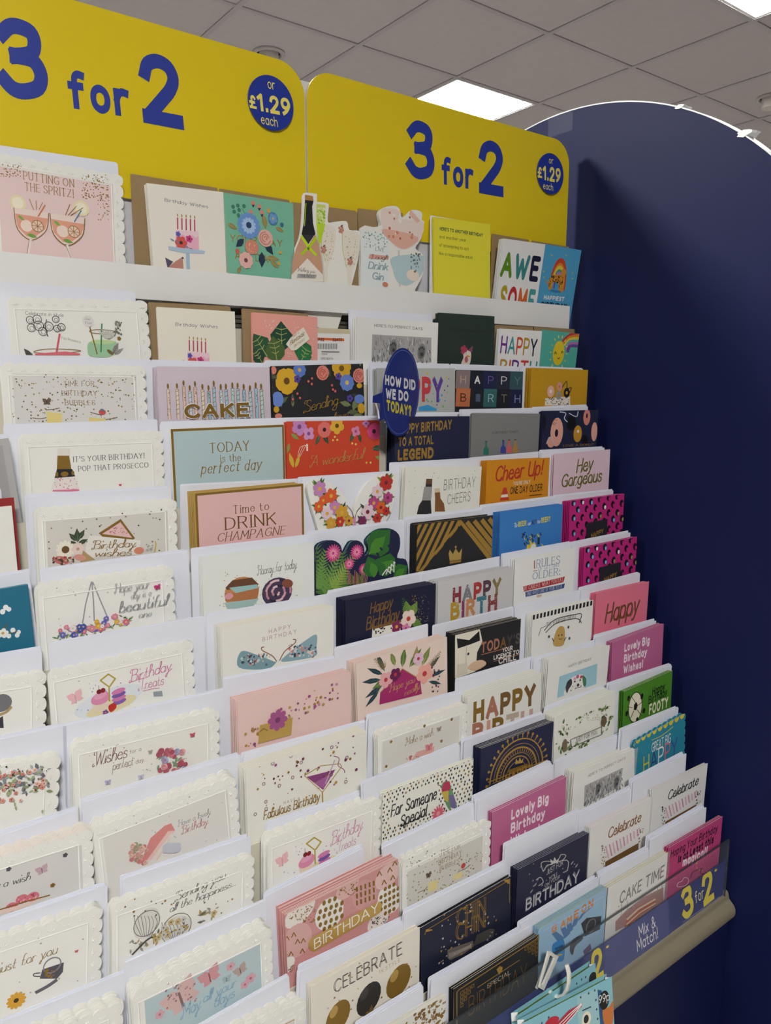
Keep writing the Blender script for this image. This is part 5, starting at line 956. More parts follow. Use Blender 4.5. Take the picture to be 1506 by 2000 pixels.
def _(a):
    for k in range(17):
        x = 757 + 20.2 * k; y = 928 - 5 * k; a.P([(x, y + 2), (x + 11, y - 1), (x + 9, y + 27), (x - 3, y + 30)], '#1f1e20')
    a.P([(786, 1048), (800, 1000), (838, 985), (842, 1015), (815, 1030)], '#f2f0ea'); a.L([(786, 1048), (800, 1005), (830, 990)], 3, '#333', 0); a.L([(818, 1018), (880, 955), (1000, 925), (1030, 928), (1015, 975)], 4, '#3a3835'); a.L([(826, 1030), (890, 975), (1000, 950), (1030, 975)], 4, '#3a3835'); a.T("IT'S YOUR BIRTHDAY", 828, 998, 1000, 945, 24, '#2a2826', 'serif')
    a.P([(870, 1100), (882, 1030), (905, 995), (930, 1000), (935, 1045), (925, 1100)], '#c9a45c', 1); a.E(900, 1045, 5, '#2a2018'); a.E(918, 1042, 5, '#2a2018'); a.L([(900, 1062), (910, 1068), (920, 1060)], 3, '#2a2018'); a.L([(872, 1080), (862, 1060)], 4, '#2a2018', 0); a.L([(930, 1075), (942, 1055)], 4, '#2a2018', 0)
    for x, y in ((845, 1052), (955, 998), (960, 1062)): a.Fl(x, y, 9, '#4a4642', '#4a4642', 5)
card(7, F8, (755, 930), (1098, 845), "white card with black striped top and IT'S YOUR BIRTHDAY banner peanut", 'peanut banner card', '#f2f1ec', n=9, left=685, env=((652, 876), (1032, 784)), ne=2, art=_, inner='#e0ddd2')
card(7, F8, (1114, 808), (1413, 740), 'coral pink card with dark bronze brush word Happy', 'coral pink Happy card', '#ea7a93', n=6, left=1056, env=((1032, 780), (1366, 688)), art=lambda a: a.T('Happy', 1158, 985, 1350, 925, 118, '#7a4a2c', 'brush'), inner='#f0bfc6')

# ================= row 8
def _(a):
    a.IN(.055, .095, .075, '#e6e3dd'); a.D_(26, (600, 560, 1260, 880), 3, 5, ['#c9c4bc', '#b9b0a6'], 3); a.T('Have a lovely', 1010, 795, 1190, 725, 36, '#7f7f82', 'fine'); a.T('Birthday', 1032, 838, 1175, 780, 46, '#b5646c', 'script')
    a.P([(800, 985), (850, 860), (930, 790), (968, 775), (990, 815), (930, 920), (860, 985)], '#dc8f8a'); a.P([(830, 985), (950, 820), (990, 815), (890, 985)], '#efc9c2'); a.P([(852, 985), (970, 830), (980, 835), (880, 985)], '#e9e0d8'); g = random.Random(3)
    for k in range(26): a.Rose(785 + g.uniform(-50, 40), 945 + g.uniform(-50, 50), g.uniform(11, 18), g.choice(['#e3b3a8', '#d98a8a', '#efd0c0', '#a8b08a']), '#b5706a')
    for k in range(6): a.E(940 + 26 * (k % 3), 900 + 18 * (k // 3), 24, '#c9ccd4', 18)
card(8, A1, (522, 806), (1336, 500), 'scalloped Have a lovely Birthday card with pink party cake slice', 'Have a lovely Birthday card', WH, 'scallop', 7, left=482, env=((446, 634), (1342, 374)), art=_)
def _(a):
    a.T('HAVE A', 375, 812, 462, 786, 18, '#8a7f8a', 'wide'); a.T('Fabulous Birthday', 262, 900, 570, 795, 52, 'dgold', 'brush'); a.P([(486, 655), (660, 610), (585, 745), (560, 740)], '#f0e6dc'); a.P([(498, 662), (655, 622), (588, 732)], '#8a3f7c'); a.P([(540, 695), (640, 640), (590, 725)], '#a8609a')
    a.L([(486, 655), (575, 602), (680, 590), (690, 605), (585, 745), (486, 655)], 4, 'gold', 0); a.L([(584, 740), (586, 800)], 7, 'gold', 0); a.L([(600, 700), (652, 570)], 6, '#c9a9c4', 0); a.L([(645, 548), (675, 560), (670, 600), (700, 620), (705, 640)], 4, '#9a4a80')
    g = random.Random(9)
    for k in range(85):
        x = g.uniform(200, 780); y = 740 - (x - 200) * .35 + g.uniform(-190, 150); (a.E(x, y, g.uniform(3, 9), g.choice(['#7a2f54', 'gold', '#a0508c', 'dgold', '#5f2a3c']), n=8) if k % 5 else a.O_(x, y, 8, 3, '#7a3a60', 10))
card(8, A3, (166, 626), (826, 410), 'white card with purple cocktail glass and gold dots', 'purple cocktail card', '#efede3', n=8, env=((130, 520), (812, 338)), art=_)
def _(a):
    a.IN(.05, .1, .08, '#e3e0d8'); a.T('Make a wish', 1038, 492, 1186, 438, 44, 'dgold', 'script'); a.Bfly(1220, 405, 22, '#a89a94'); a.P([(1075, 560), (1100, 525), (1195, 495), (1190, 530)], '#e3b0a4'); a.Bfly(1165, 505, 34, '#dd8a90', '#b5565c'); g = random.Random(2)
    for x, y in ((958, 470), (932, 604), (1140, 384), (1288, 348), (1232, 466)): a.Fl(x, y, 9, 'dgold', 'dgold', 5)
    a.D_(20, (1040, 550, 1130, 570), 4, 8, ['#d9c4b5', '#c96a6a'], 3)
card(8, A3, (885, 420), (1378, 255), 'small scalloped Make a wish card with peach edged stack', 'Make a wish card', WH, 'scallop', 8, left=842, env=((816, 316), (1342, 178)), art=_, inner='#f3dccb')
def _(a):
    a.fr = A5; a.T('HAPPY', 118, 360, 445, 262, 118, ['dgold', 'rose', 'bronze', 'dgold', 'bronze'], 'heavy'); a.T('BIRTH', 112, 470, 430, 385, 110, ['rose', '#d9a090', 'dgold', '#c2b0a0', '#c9a7a0'], 'heavy')
card(8, F8, (384, 1396), (806, 1255), 'white card with big gold and copper letters HAPPY', 'gold letters HAPPY card', '#ecebe4', n=9, env=((312, 1290), (756, 1158)), ne=2, art=_)
def _(a):
    a.T('HAPPY BIRTHDAY', 955, 1230, 1086, 1185, 16, '#6a6a6c', 'sans'); a.P([(905, 1278), (1120, 1205), (1114, 1320), (892, 1400)], '#a3cddc'); a.P([(938, 1384), (940, 1340), (958, 1302), (990, 1276), (1028, 1266), (1052, 1280), (1056, 1312), (1044, 1340), (1062, 1344), (1050, 1352)], '#eceae6', 1)
    a.P([(940, 1345), (950, 1308), (972, 1292), (976, 1320), (958, 1350), (948, 1372)], '#3a3840', 1); a.P([(1036, 1272), (1056, 1290), (1054, 1330), (1040, 1326)], '#4a7a5a', 1)
    for x, y, r, c in ((1008, 1278, 13, '#c25a8a'), (1028, 1280, 11, '#c9405a'), (992, 1290, 9, '#d98ab0'), (1046, 1304, 8, '#3f8a5a'), (992, 1306, 7, '#26242a'), (1022, 1298, 7, '#26242a'), (1010, 1326, 11, '#26242a'), (980, 1334, 4, '#55525a'), (996, 1344, 4, '#55525a'), (970, 1356, 5, '#55525a'), (1026, 1330, 4, '#55525a')): a.E(x, y, r, c, r * .85, n=10)
    a.L([(992, 1346), (1010, 1340), (1030, 1336)], 3, '#4a4648')
card(8, F8, (845, 1180), (1191, 1100), 'white HAPPY BIRTHDAY card with spotted dog photo on blue', 'spotted dog photo card', '#efeee9', n=7, left=776, env=((757, 1176), (1142, 1060)), art=_)
card(8, F8, (1204, 1086), (1496, 980), 'upper mauve pink Lovely Big Birthday Wishes card next to end panel', 'upper Lovely Big card', '#c26a95', n=6, left=1140, env=((1102, 1040), (1446, 948)), art=lambda a: lovely(a, 1272, 1140, 142, -46, 1.0), inner='#e3bccb')

# ================= row 9
def _(a):
    a.T('Sending you', 924, 270, 1182, 152, 48, '#55504a', 'script'); a.T('all the happiness...', 888, 332, 1236, 188, 42, '#55504a', 'script')
    for x, y, r, ry, an in ((770, 385, 66, 78, .4), (925, 410, 76, 62, .2)):
        a.new('balloon'); a.E(x, y, r, '#e3e0da', ry, an)
        for k in range(7): a.L([(x - r + 18 * k, y - ry * .5), (x - r * .9 + 19 * k, y), (x - r * .4 + 8 * k, y + ry * .9)], 3, '#8a867c' if k % 2 else '#55524c')
        a.O_(x, y, r * .98, 4, '#6a665e')
    a.new()
    g = random.Random(5)
    for k in range(46): x = 670 + g.uniform(0, 460); a.Lf(x, 520 - (x - 670) * .4 + g.uniform(-40, 20), g.uniform(20, 36), g.uniform(0, 6.28), g.choice(['#6a665e', '#8f8a80', '#b59a5a', '#a39e94']), .4)
    for k in range(12): x = 680 + g.uniform(0, 460); a.Fl(x, 505 - (x - 680) * .42 + g.uniform(-50, 20), 16, g.choice(['#d0ccc4', '#c9b27a']), '#6a665e', 5)
    a.D_(20, (650, 250, 1250, 400), 3, 6, ['#6a665e', 'dgold'], 4); a.L([(690, 545), (765, 470), (800, 450)], 8, '#4a473f')
card(9, A2, (586, 290), (1338, 26), 'scalloped Sending you all the happiness card with grey balloons', 'Sending you happiness card', WH, 'scallop', 7, left=560, env=((614, 122), (1290, -78)), art=_)
def _(a):
    cupcakes(a, 530, 1085, .85); a.T('Birthday', 635, 1035, 800, 945, 74, '#c98aa8', 'fine'); a.T('Treats', 665, 1075, 765, 1028, 60, '#c98aa8', 'fine')
card(9, A3, (288, 1000), (906, 772), 'lower scalloped Birthday Treats card above the pink BIRTHDAY card', 'lower Birthday Treats card', WH, 'scallop', 7, env=((266, 908), (906, 688)), art=_)
def _(a):
    g = random.Random(3)
    for i in range(24):
        for j in range(17):
            x = 915 + 21 * i + 9 * (j % 2) + g.uniform(-4, 4); y = 752 + 21 * j - .385 * (x - 912) + g.uniform(-4, 4)
            if 955 < x < 1210 and 800 - .42 * (x - 955) < y < 945 - .42 * (x - 955): continue
            a.put([[a.off(x, y, 5.2 * math.cos(6.283 * k / 6), 7 * math.sin(6.283 * k / 6)) for k in range(6)]], '#1f1d1c' if g.random() < .75 else 'dgold', up=.02)
    a.z += a.step; a.T('For Someone', 955, 885, 1205, 785, 70, '#232024', 'brush'); a.T('Special', 1005, 940, 1150, 875, 66, '#232024', 'brush')
    a.P([(1232, 720), (1245, 690), (1275, 685), (1283, 710), (1300, 760), (1318, 830), (1290, 815), (1275, 840), (1250, 790)], '#6a9a6a', 1); a.E(1258, 722, 28, '#b8385c', 36); a.P([(1232, 745), (1272, 735), (1270, 800), (1250, 790)], '#c9b04a'); a.P([(1270, 760), (1300, 760), (1318, 835), (1285, 830)], '#7a6fa0'); a.L([(1232, 712), (1212, 704)], 4, '#2a2422', 0); a.Fl(1215, 860, 44, '#d96a7c', '#e6a0a8', 14, 0, .16)
card(9, A3, (912, 752), (1408, 562), 'black dotted For Someone Special card with hummingbird', 'dotted hummingbird card', '#f0efe4', n=9, left=888, env=((816, 690), (1342, 478)), ne=2, art=_, inner='#eeebd8')
def _(a):
    cx_, cy_ = 345, 625
    for r, wd in ((185, 7), (160, 3), (140, 9), (112, 3), (95, 6), (70, 3)):
        a.L([a.off(cx_, cy_, r * math.cos(t), -r * .98 * math.sin(t)) for t in [math.pi * k / 18 for k in range(19)]], wd, 'gold', 0)
    for k in range(19): t = math.pi * k / 18; a.L([a.off(cx_, cy_, 190 * math.cos(t), -188 * math.sin(t)), a.off(cx_, cy_, 205 * math.cos(t), -203 * math.sin(t))], 4, 'gold', 0); a.E(*a.off(cx_, cy_, 212 * math.cos(t), -210 * math.sin(t)), 8, 'gold', n=8)
    for k in range(25): t = math.pi * k / 24; a.L([a.off(cx_, cy_, 116 * math.cos(t), -114 * math.sin(t)), a.off(cx_, cy_, 134 * math.cos(t), -132 * math.sin(t))], 3, 'gold', 0)
    a.L([(192, 665), (508, 545)], 5, 'gold', 0); a.L([(215, 672), (495, 562)], 3, 'gold', 0); a.P([(335, 570), (340, 540), (352, 558), (360, 532), (368, 552), (380, 536), (374, 562)], 'lgold'); a.P([(300, 600), (400, 565), (398, 590), (302, 622)], 'dgold'); a.T('HAPPY', 282, 668, 425, 605, 44, 'gold', 'bold')
card(9, A5, (160, 490), (541, 347), 'navy card with gold half round medallion reading HAPPY', 'navy gold medallion card', '#202545', n=7, left=92, env=((62, 440), (488, 292)), ne=3, art=_, inner='#d6d4cc')
def _(a):
    g = random.Random(2)
    for k in range(70):
        e = g.choice([0, 1, 2, 3]); t = g.random()
        x, y = {0: (570 + 270 * t, 385 - 115 * t + g.uniform(-25, 35)), 1: (590 + g.uniform(-30, 30), 390 + 130 * t), 2: (825 + g.uniform(-30, 20), 280 + 120 * t), 3: (575 + 150 * t, 510 - 60 * t)}[e]
        a.Lf(x, y, g.uniform(16, 32), g.uniform(0, 6.28), g.choice(['#5f7a42', '#7d9458', '#41552f', '#93a37a']), .45)
    for k in range(16): x = 575 + g.uniform(0, 260); a.Fl(x, 380 - (x - 575) * .42 + g.uniform(-20, 40), 12, '#efeee6', '#b5a04a', 5)
    a.E(800, 345, 22, '#6a5a42', 26); a.E(595, 470, 18, '#7a6a50', 34); a.L([(625, 440), (788, 372)], 3, '#5a5a50', 0); a.L([(625, 440), (630, 478), (790, 412), (788, 372)], 3, '#5a5a50', 0); a.T('JUST FOR YOU', 650, 456, 766, 408, 22, '#5a5a50', 'sans')
card(9, A5, (545, 325), (866, 189), 'white JUST FOR YOU card with green leaf and squirrel frame', 'leafy JUST FOR YOU card', '#efeee6', n=9, env=((488, 270), (836, 144)), ne=2, art=_)
def _(a):
    a.E(970, 272, 58, '#10140f', 82, -.1); a.E(970, 272, 53, '#efe9cf', 77, -.1)
    for x, y, r in ((972, 268, 18), (935, 225, 13), (1005, 215, 14), (925, 305, 13), (980, 338, 12), (1015, 290, 13)): a.E(x, y, r, '#15150f', r * 1.3, n=5)
    for k in ((972, 250, 950, 215), (985, 262, 1010, 240), (955, 275, 930, 270), (980, 285, 1000, 315), (962, 290, 945, 330)): a.L([(k[0], k[1]), (k[2], k[3])], 3, '#15150f', 0)
    a.T('Happy', 1058, 212, 1125, 180, 44, '#10180c', 'marker'); a.T('Birthday', 1038, 258, 1136, 210, 44, '#10180c', 'marker'); a.T('FOOTY', 1040, 315, 1140, 272, 58, '#efe9cf', 'bubble')
card(9, A5, (910, 190), (1166, 80), 'green football card reading Happy Birthday footy', 'green football card', '#4d8a26', n=6, left=866, env=((822, 140), (1152, 38)), art=_, inner='#dfe3c8')

# ================= row 10
def _(a):
    a.IN(.075, .1, .09, '#bdd0d4'); a.new('butterfly'); a.Bfly(960, 780, 120, '#dcb9b6', '#8a6a6a', -.45); a.D_(40, (870, 700, 1030, 840), 3, 6, ['#b58a8a', '#8a6a6a'], 4); a.new('butterfly'); a.Bfly(1105, 668, 72, '#d69aa0', '#9a5a62', -.3); a.new(); a.Bfly(1265, 632, 44, '#b9a49c', '#6a5a52', -.4); a.Bfly(1190, 680, 30, '#a9bcc4')
    for x, y, r in ((1315, 672, 26), (1210, 610, 22), (838, 862, 24), (1285, 705, 22)): a.Fl(x, y, r, '#dcaab4', '#b5707c', 5)
    a.T('all your', 1062, 805, 1238, 715, 56, '#7fa9c4', 'fine'); a.T('May', 955, 885, 1050, 830, 74, '#7fa9c4', 'fine'); a.T('days', 1120, 830, 1230, 770, 60, '#7fa9c4', 'fine')
card(10, A2, (692, 752), (1428, 398), 'scalloped pale blue card with pink butterflies May all your', 'pale blue butterflies card', WH, 'scallop', 9, left=636, env=((646, 585), (1418, 244)), art=_)
def _(a):
    a.put([[(0.0003, .0003), (a.W, .0003), (a.W, a.H), (0.0003, a.H)]], '#d69a98', raw=True)
    for x, y, r, ry, c in ((385, 388, 78, 84, '#f0ece4'), (570, 290, 66, 84, '#d9a3a0'), (700, 310, 60, 84, '#f0ece4'), (230, 380, 90, 60, '#f0e6de'), (215, 530, 82, 88, '#dfb0ab'), (690, 190, 70, 60, '#e6c2bc'), (480, 250, 66, 50, '#e3b9b2'), (640, 430, 60, 50, '#f0e6de'), (150, 670, 60, 40, '#f0ece4')): a.E(x, y, r, c, ry, -.4)
    for i in range(5):
        for j in range(5):
            if (i - 2) ** 2 + (j - 2) ** 2 < 6: a.E(385 + 28 * (i - 2) + 8 * (j % 2), 388 + 34 * (j - 2) - 12 * (i - 2), 10, 'dgold', 13, n=9); a.E(700 + 22 * (i - 2), 310 + 32 * (j - 2) - 12 * (i - 2), 9, 'dgold', 11, n=9)
    for i in range(5):
        for j in range(3): a.L([(528 + 22 * i, 270 + 36 * j - 8 * i), (527 + 22 * i, 245 + 36 * j - 8 * i)], 9, 'dgold', 0)
    for x, y in ((645, 170), (670, 215), (700, 150), (715, 190), (160, 510), (195, 490), (215, 525), (245, 520), (150, 590), (180, 590), (240, 575), (725, 115)): a.L([(x - 12, y + 20), (x, y - 6), (x + 12, y + 14)], 5, 'dgold', 0)
    a.D_(90, (170, 340, 310, 430), 2, 4, ['dgold'], 3); a.D_(60, (430, 220, 530, 290), 2, 4, ['dgold'], 4); a.D_(50, (600, 400, 700, 460), 2, 4, ['#2a2a2a'], 4); a.D_(40, (115, 650, 200, 690), 2, 4, ['#2a2a2a', 'dgold'], 5)
    a.P([(272, 535), (290, 510), (640, 320), (660, 335), (650, 375), (640, 385), (300, 585), (275, 570)], 'lgold'); a.T('BIRTHDAY', 302, 572, 640, 372, 52, '#f3efe6', 'sans')
card(10, A4, (150, 395), (746, 100), 'pink patterned card with gold banner BIRTHDAY', 'pink patterned BIRTHDAY card', '#dca09c', n=9, left=84, env=((76, 295), (586, 14)), art=_, inner='#efe3d8')
def _(a):
    a.IN(.055, .12, .09, '#dbd8cf'); a.D_(190, (790, 60, 1190, 340), 2.5, 4.5, ['#8d7443', '#6e6a60', '#a48a58'], 6)
    for k, (t, x0, x1, y0, y1) in enumerate((('TIME FOR', 968, 1072, 82, 44), ('BIRTHDAY', 958, 1080, 134, 78), ('BUBBLES', 965, 1068, 166, 122))): a.T(t, x0, y0, x1, y1, 26, '#8d6b43', 'serif')
    a.Bfly(906, 188, 24, '#6b5a4c', '#2b2420'); a.P([(905, 225), (955, 210), (950, 260), (905, 275)], '#ecdc9c'); a.E(1088, 136, 14, '#c9524e', 14); a.P([(1036, 185), (1085, 165), (1082, 195), (1036, 212)], '#ecdc9c'); a.L([(855, 275), (885, 262), (900, 245)], 3, '#6e5a36'); a.L([(1060, 168), (1100, 150), (1125, 130)], 3, '#6e5a36')
card(10, A4, (768, 112), (1236, -108), 'lower scalloped TIME FOR BIRTHDAY BUBBLES card behind navy CHIN CHIN', 'lower BIRTHDAY BUBBLES card', WH, 'scallop', 8, left=708, env=((678, 36), (1172, -206)), art=_)
card(10, A5, (217, 826), (608, 637), 'lower mauve pink Lovely Big Birthday card left of paw photo card', 'lower Lovely Big card', '#c26a95', n=5, left=184, env=((152, 750), (552, 558)), ne=5, art=lambda a: lovely(a, 318, 866, 196, -92, 1.15), inner='#f0d8e0')
def _(a): a.T("HERE'S TO PERFECT DAYS", 722, 640, 918, 545, 14, '#6a6a6c', 'sans'); paws(a, [(704, 685), (905, 590), (890, 690), (700, 792)])
card(10, A5, (650, 615), (985, 484), "lower HERE'S TO PERFECT DAYS paw photo card beside GREAT BIG card", 'lower PERFECT DAYS paw card', '#efeee8', n=9, left=560, env=((542, 552), (892, 404)), ne=2, art=_)
def _(a):
    for k in range(9): x = 985 + 29 * k; y = 440 - 16 * k; a.put([[a.off(x, y, 19 * math.cos(t), 22 * math.sin(t)) for t in [math.pi * q / 8 for q in range(9)]]], '#e0c93c', up=.1)
    a.z += a.step; a.T('GREAT BIG', 1056, 512, 1156, 456, 50, '#f0eee6', 'sans'); a.T('HAPPY', 1012, 625, 1190, 520, 92, ['#e0c93c', '#3a3f7a', '#f0eee6', '#d9708a', '#3a4f9a'], 'sans'); a.L([(1056, 445), (1110, 420), (1168, 375)], 3, '#e0c93c')
card(10, A5, (967, 455), (1236, 300), 'teal scalloped GREAT BIG card with yellow scallop trim', 'teal GREAT BIG card', '#2c8ca4', 'scallop', 6, left=930, env=((895, 385), (1192, 264)), ne=3, art=_, inner='#9fd0d0', boss=False)

# ================= row 11
def _(a): a.IN(.08, .11, .09, '#bba05c'); a.IN(.088, .118, .098, '#e3e2dc')
card(11, A4, (-420, 1180), (268, 838), 'scalloped white card with thin gold frame at the bottom edge', 'gold framed scalloped card', WH, 'scallop', 8, env=((-330, 1020), (196, 690)), art=_, W=.165)
def _(a):
    a.T('CELEBRATE', 408, 808, 765, 600, 66, '#4a4340', 'deco'); a.T('CELEBRATE', 413, 808, 770, 600, 66, '#4a4340', 'deco'); a.T('IN STYLE', 648, 706, 755, 640, 20, '#b59a6a', 'wide')
    for x, y, c in ((748, 742, 'dgold'), (592, 835, '#33302f'), (430, 930, 'dgold')): a.new('balloon'); a.E(x, y, 66, c, 82, .45); a.E(x - 22, y - 26, 22, 'lgold' if c == 'dgold' else '#4a4644', 30, .45)
    a.new('ribbon_bow'); a.Fl(600, 905, 28, 'bronze', 'dgold', 4, .3, .4); a.new(); a.D_(26, (360, 620, 840, 900), 3, 6, ['dgold'], 5)
card(11, A4, (286, 772), (860, 460), 'cream CELEBRATE IN STYLE card with gold and black balloons', 'CELEBRATE balloons card', '#efe9dc', n=6, left=260, env=((202, 664), (832, 398)), ne=5, art=_, inner='#f0e6d0')
def gatsby(a, c, fx, fy, s):
    for k in range(3):
        for q in range(3 - k): a.L([(c[0] + fx * (12 + 18 * k) * s, c[1] + fy * (12 + 18 * q) * s), (c[0] + fx * (26 + 18 * k) * s, c[1] + fy * (12 + 18 * q) * s), (c[0] + fx * (26 + 18 * k) * s, c[1] + fy * (26 + 18 * q) * s), (c[0] + fx * (12 + 18 * k) * s, c[1] + fy * (26 + 18 * q) * s), (c[0] + fx * (12 + 18 * k) * s, c[1] + fy * (12 + 18 * q) * s)], 4, 'gold', 0)
def _(a):
    a.T('CHIN', 1052, 458, 1200, 386, 88, 'dgold', 'deco'); a.T('CHIN', 1060, 458, 1208, 386, 88, 'dgold', 'deco'); a.T('CHIN', 1048, 534, 1196, 462, 88, 'dgold', 'deco'); a.T('CHIN', 1056, 534, 1204, 462, 88, 'dgold', 'deco')
    a.new('champagne_coupe'); a.P([(1005, 578), (1075, 552), (1140, 530), (1142, 560), (1090, 600), (1020, 632), (1005, 620)], '#6f6660'); a.P([(1140, 560), (1160, 500), (1230, 465), (1255, 470), (1245, 510)], '#4a4644')
    for k in range(5): a.L([(1012, 598 + 6 * k), (1060, 582 + 4 * k), (1130, 550 + 3 * k)], 3, '#a39a90')
    a.new(); a.D_(70, (950, 300, 1290, 660), 2, 6, ['gold', 'silver', '#c9c2b4'], 8); a.new('deco_border'); a.L([(885, 500), (892, 475), (905, 468), (1322, 215), (1332, 205), (1330, 330)], 4, 'dgold', 0); gatsby(a, (886, 470), 1, 0.3, .6); gatsby(a, (1335, 205), -1, .6, .6)
card(11, A4, (862, 464), (1340, 190), 'navy CHIN CHIN card with gold deco lettering and champagne coupe', 'navy CHIN CHIN card', '#1b2036', n=8, left=838, env=((762, 375), (1302, 112)), ne=3, art=_, inner='#d6cdb8')
def _(a):
    a.T('JUST FOR', 318, 405, 405, 350, 30, '#c9c6c4', 'sans'); a.T('YOU', 330, 440, 372, 414, 26, '#c9c6c4', 'sans'); a.T('ON YOUR', 308, 470, 388, 420, 18, '#c9c6c4', 'sans'); a.T('BIRTHDAY', 205, 598, 490, 440, 70, '#8f8f98', 'bold'); a.T('BIRTHDAY', 208, 592, 487, 438, 58, '#d8d6d4', 'sans')
    for k, P in enumerate(([(300, 385), (330, 350), (425, 325), (428, 375), (405, 390)], [(300, 385), (290, 340), (330, 330), (350, 345), (320, 350)], [(400, 330), (420, 300), (395, 295), (385, 315)], [(262, 430), (285, 415), (300, 440), (275, 460)])): a.L(P, 4, '#bdbab6')
    a.P([(345, 345), (336, 318), (352, 330), (360, 308), (370, 326), (385, 312), (378, 338)], '#c9c6c2'); a.D_(24, (225, 340, 480, 540), 2, 5, ['#9f9ca0'], 4)
    for x, y in ((250, 465), (445, 350), (230, 500), (468, 365)): a.Lf(x, y, 26, -.6, '#a8a5a8', .35)
card(11, A6, (165, 376), (543, 180), 'navy JUST FOR YOU ON YOUR BIRTHDAY card with silver lettering', 'navy silver BIRTHDAY card', '#232440', n=8, left=98, env=((90, 235), (488, 44)), ne=2, art=_, inner='#a8a8b4')
def _(a): a.fr = A6; celebrate_candles(a, 640, 215, 1.0, '#8a5a2c', '#8a6a4a')
card(11, A5, (736, 905), (1063, 742), 'white Celebrate card with bronze script and pink candles', 'bronze Celebrate card', '#eceae6', n=6, left=684, env=((676, 830), (1042, 638)), art=_, inner='#ecd8dc')
def _(a): celebrate_candles(a, 1138, 765, .92, '#1f1d20', '#2a2628')
card(11, A5, (1060, 705), (1351, 567), 'white Celebrate card with black script next to the end panel', 'black script Celebrate card', '#e8e7e4', n=6, left=1020, env=((962, 656), (1242, 508)), ne=4, art=_, inner='#dfc9cf')

# ================= row 12
def _(a): a.D_(120, (820, 840, 1000, 968), 3, 10, ['bronze', 'dgold', '#a8876a'], 5); a.D_(30, (640, 960, 800, 1060), 3, 8, ['dgold'], 4)
card(12, A4, (520, 1090), (1000, 815), 'white card with scattered gold confetti at the bottom edge', 'gold confetti card', '#eceae2', n=5, left=490, env=((540, 966), (886, 750)), art=_)
def _(a):
    a.L([(1055, 968), (1055, 800), (1070, 785), (1475, 520), (1483, 505), (1483, 640)], 4, 'gold', 0); a.L([(1036, 960), (1036, 800)], 3, 'gold', 0)
    for c, fx in (((1060, 790), 1), ((1482, 505), -1)):
        for k in range(4):
            for q in range(4 - k): u = c[0] + fx * (14 + 19 * k); v = c[1] + 18 + 22 * q - fx * (12 * k + 8); a.L([(u, v), (u + 13, v - 8), (u + 13, v + 7), (u, v + 15), (u, v)], 3, 'dgold', 0)
    a.P([(1262, 680), (1280, 662), (1295, 668), (1290, 690), (1275, 708)], 'gold'); a.L([(1162, 775), (1384, 630)], 3, 'gold', 0); a.T('SPECIAL', 1212, 782, 1335, 704, 24, '#cfc6ae', 'sans'); a.T('BIRTHDAY', 1115, 925, 1420, 745, 100, 'bronze', 'deco')
card(12, A4, (1036, 786), (1487, 496), 'black SPECIAL BIRTHDAY card with gold deco corners behind clear strip', 'black SPECIAL BIRTHDAY card', '#1f2125', n=7, left=1000, env=((906, 740), (1432, 438)), ne=4, art=_, inner='#cfc6b0')
def _(a):
    for k, (x, y, ch) in enumerate(((345, 715, 'G'), (392, 690, 'A'), (425, 668, 'M'), (462, 640, 'E'), (502, 610, 'O'), (538, 585, 'N'))):
        a.P([(x, y), (x + 24, y - 14), (x + 70 - 18 * k, y + 22), (x + 40 - 18 * k, y + 50)], '#5a7fae'); a.T(ch, x, y, x + 26, y - 16, 44, '#e08a3c', 'bold')
    a.P([(500, 660), (530, 630), (608, 620), (600, 690), (520, 728)], '#3c3d44'); a.O_(552, 672, 34, 4, '#8a8c94'); a.P([(440, 800), (450, 755), (490, 725), (510, 740), (470, 780), (455, 825)], '#4a4a50', 1); a.P([(350, 770), (395, 745), (412, 760), (408, 850), (370, 858), (350, 820)], '#3f8ac8', 1); a.L([(362, 795), (405, 775)], 10, '#2a5a8a', 0); a.L([(372, 830), (400, 822)], 8, '#d8b04a', 0); a.P([(510, 805), (548, 765), (555, 795), (520, 830)], '#6a5a7a'); a.L([(300, 700), (620, 515), (620, 740)], 3, '#bcd3ea', 0)
card(12, A6, (276, 690), (637, 470), 'light blue GAME ON card with gaming gadgets behind clear strip', 'blue GAME ON card', '#9fc3de', n=6, left=222, env=((182, 664), (592, 414)), ne=4, art=_, inner='#b9c43c')
def _(a):
    a.T('CAKE TIME', 702, 562, 938, 412, 66, '#8a8782', 'marker'); a.P([(682, 702), (682, 650), (740, 590), (830, 520), (936, 468), (938, 560), (800, 640)], '#b58a86'); a.D_(80, (690, 560, 930, 680), 2, 4, ['#8a5f5c', '#caa6a0'], 4); a.P([(730, 680), (742, 635), (800, 575), (896, 522), (897, 560), (820, 610), (760, 668)], '#c96a4a'); a.L([(742, 640), (805, 582), (895, 530)], 9, '#f0dcc4', 0); a.L([(740, 665), (812, 602), (895, 552)], 6, '#f0dcc4', 0)
    for x in (715, 745, 905, 928): a.L([(x, 620 - (x - 700) * .55), (x, 560 - (x - 700) * .5)], 2.5, '#9a9690', 0)
card(12, A6, (646, 468), (974, 275), 'white CAKE TIME card with pink cake slice behind clear strip', 'CAKE TIME card', '#ecebe6', n=6, left=594, env=((586, 386), (962, 198)), ne=4, art=_, inner='#cfc03c')
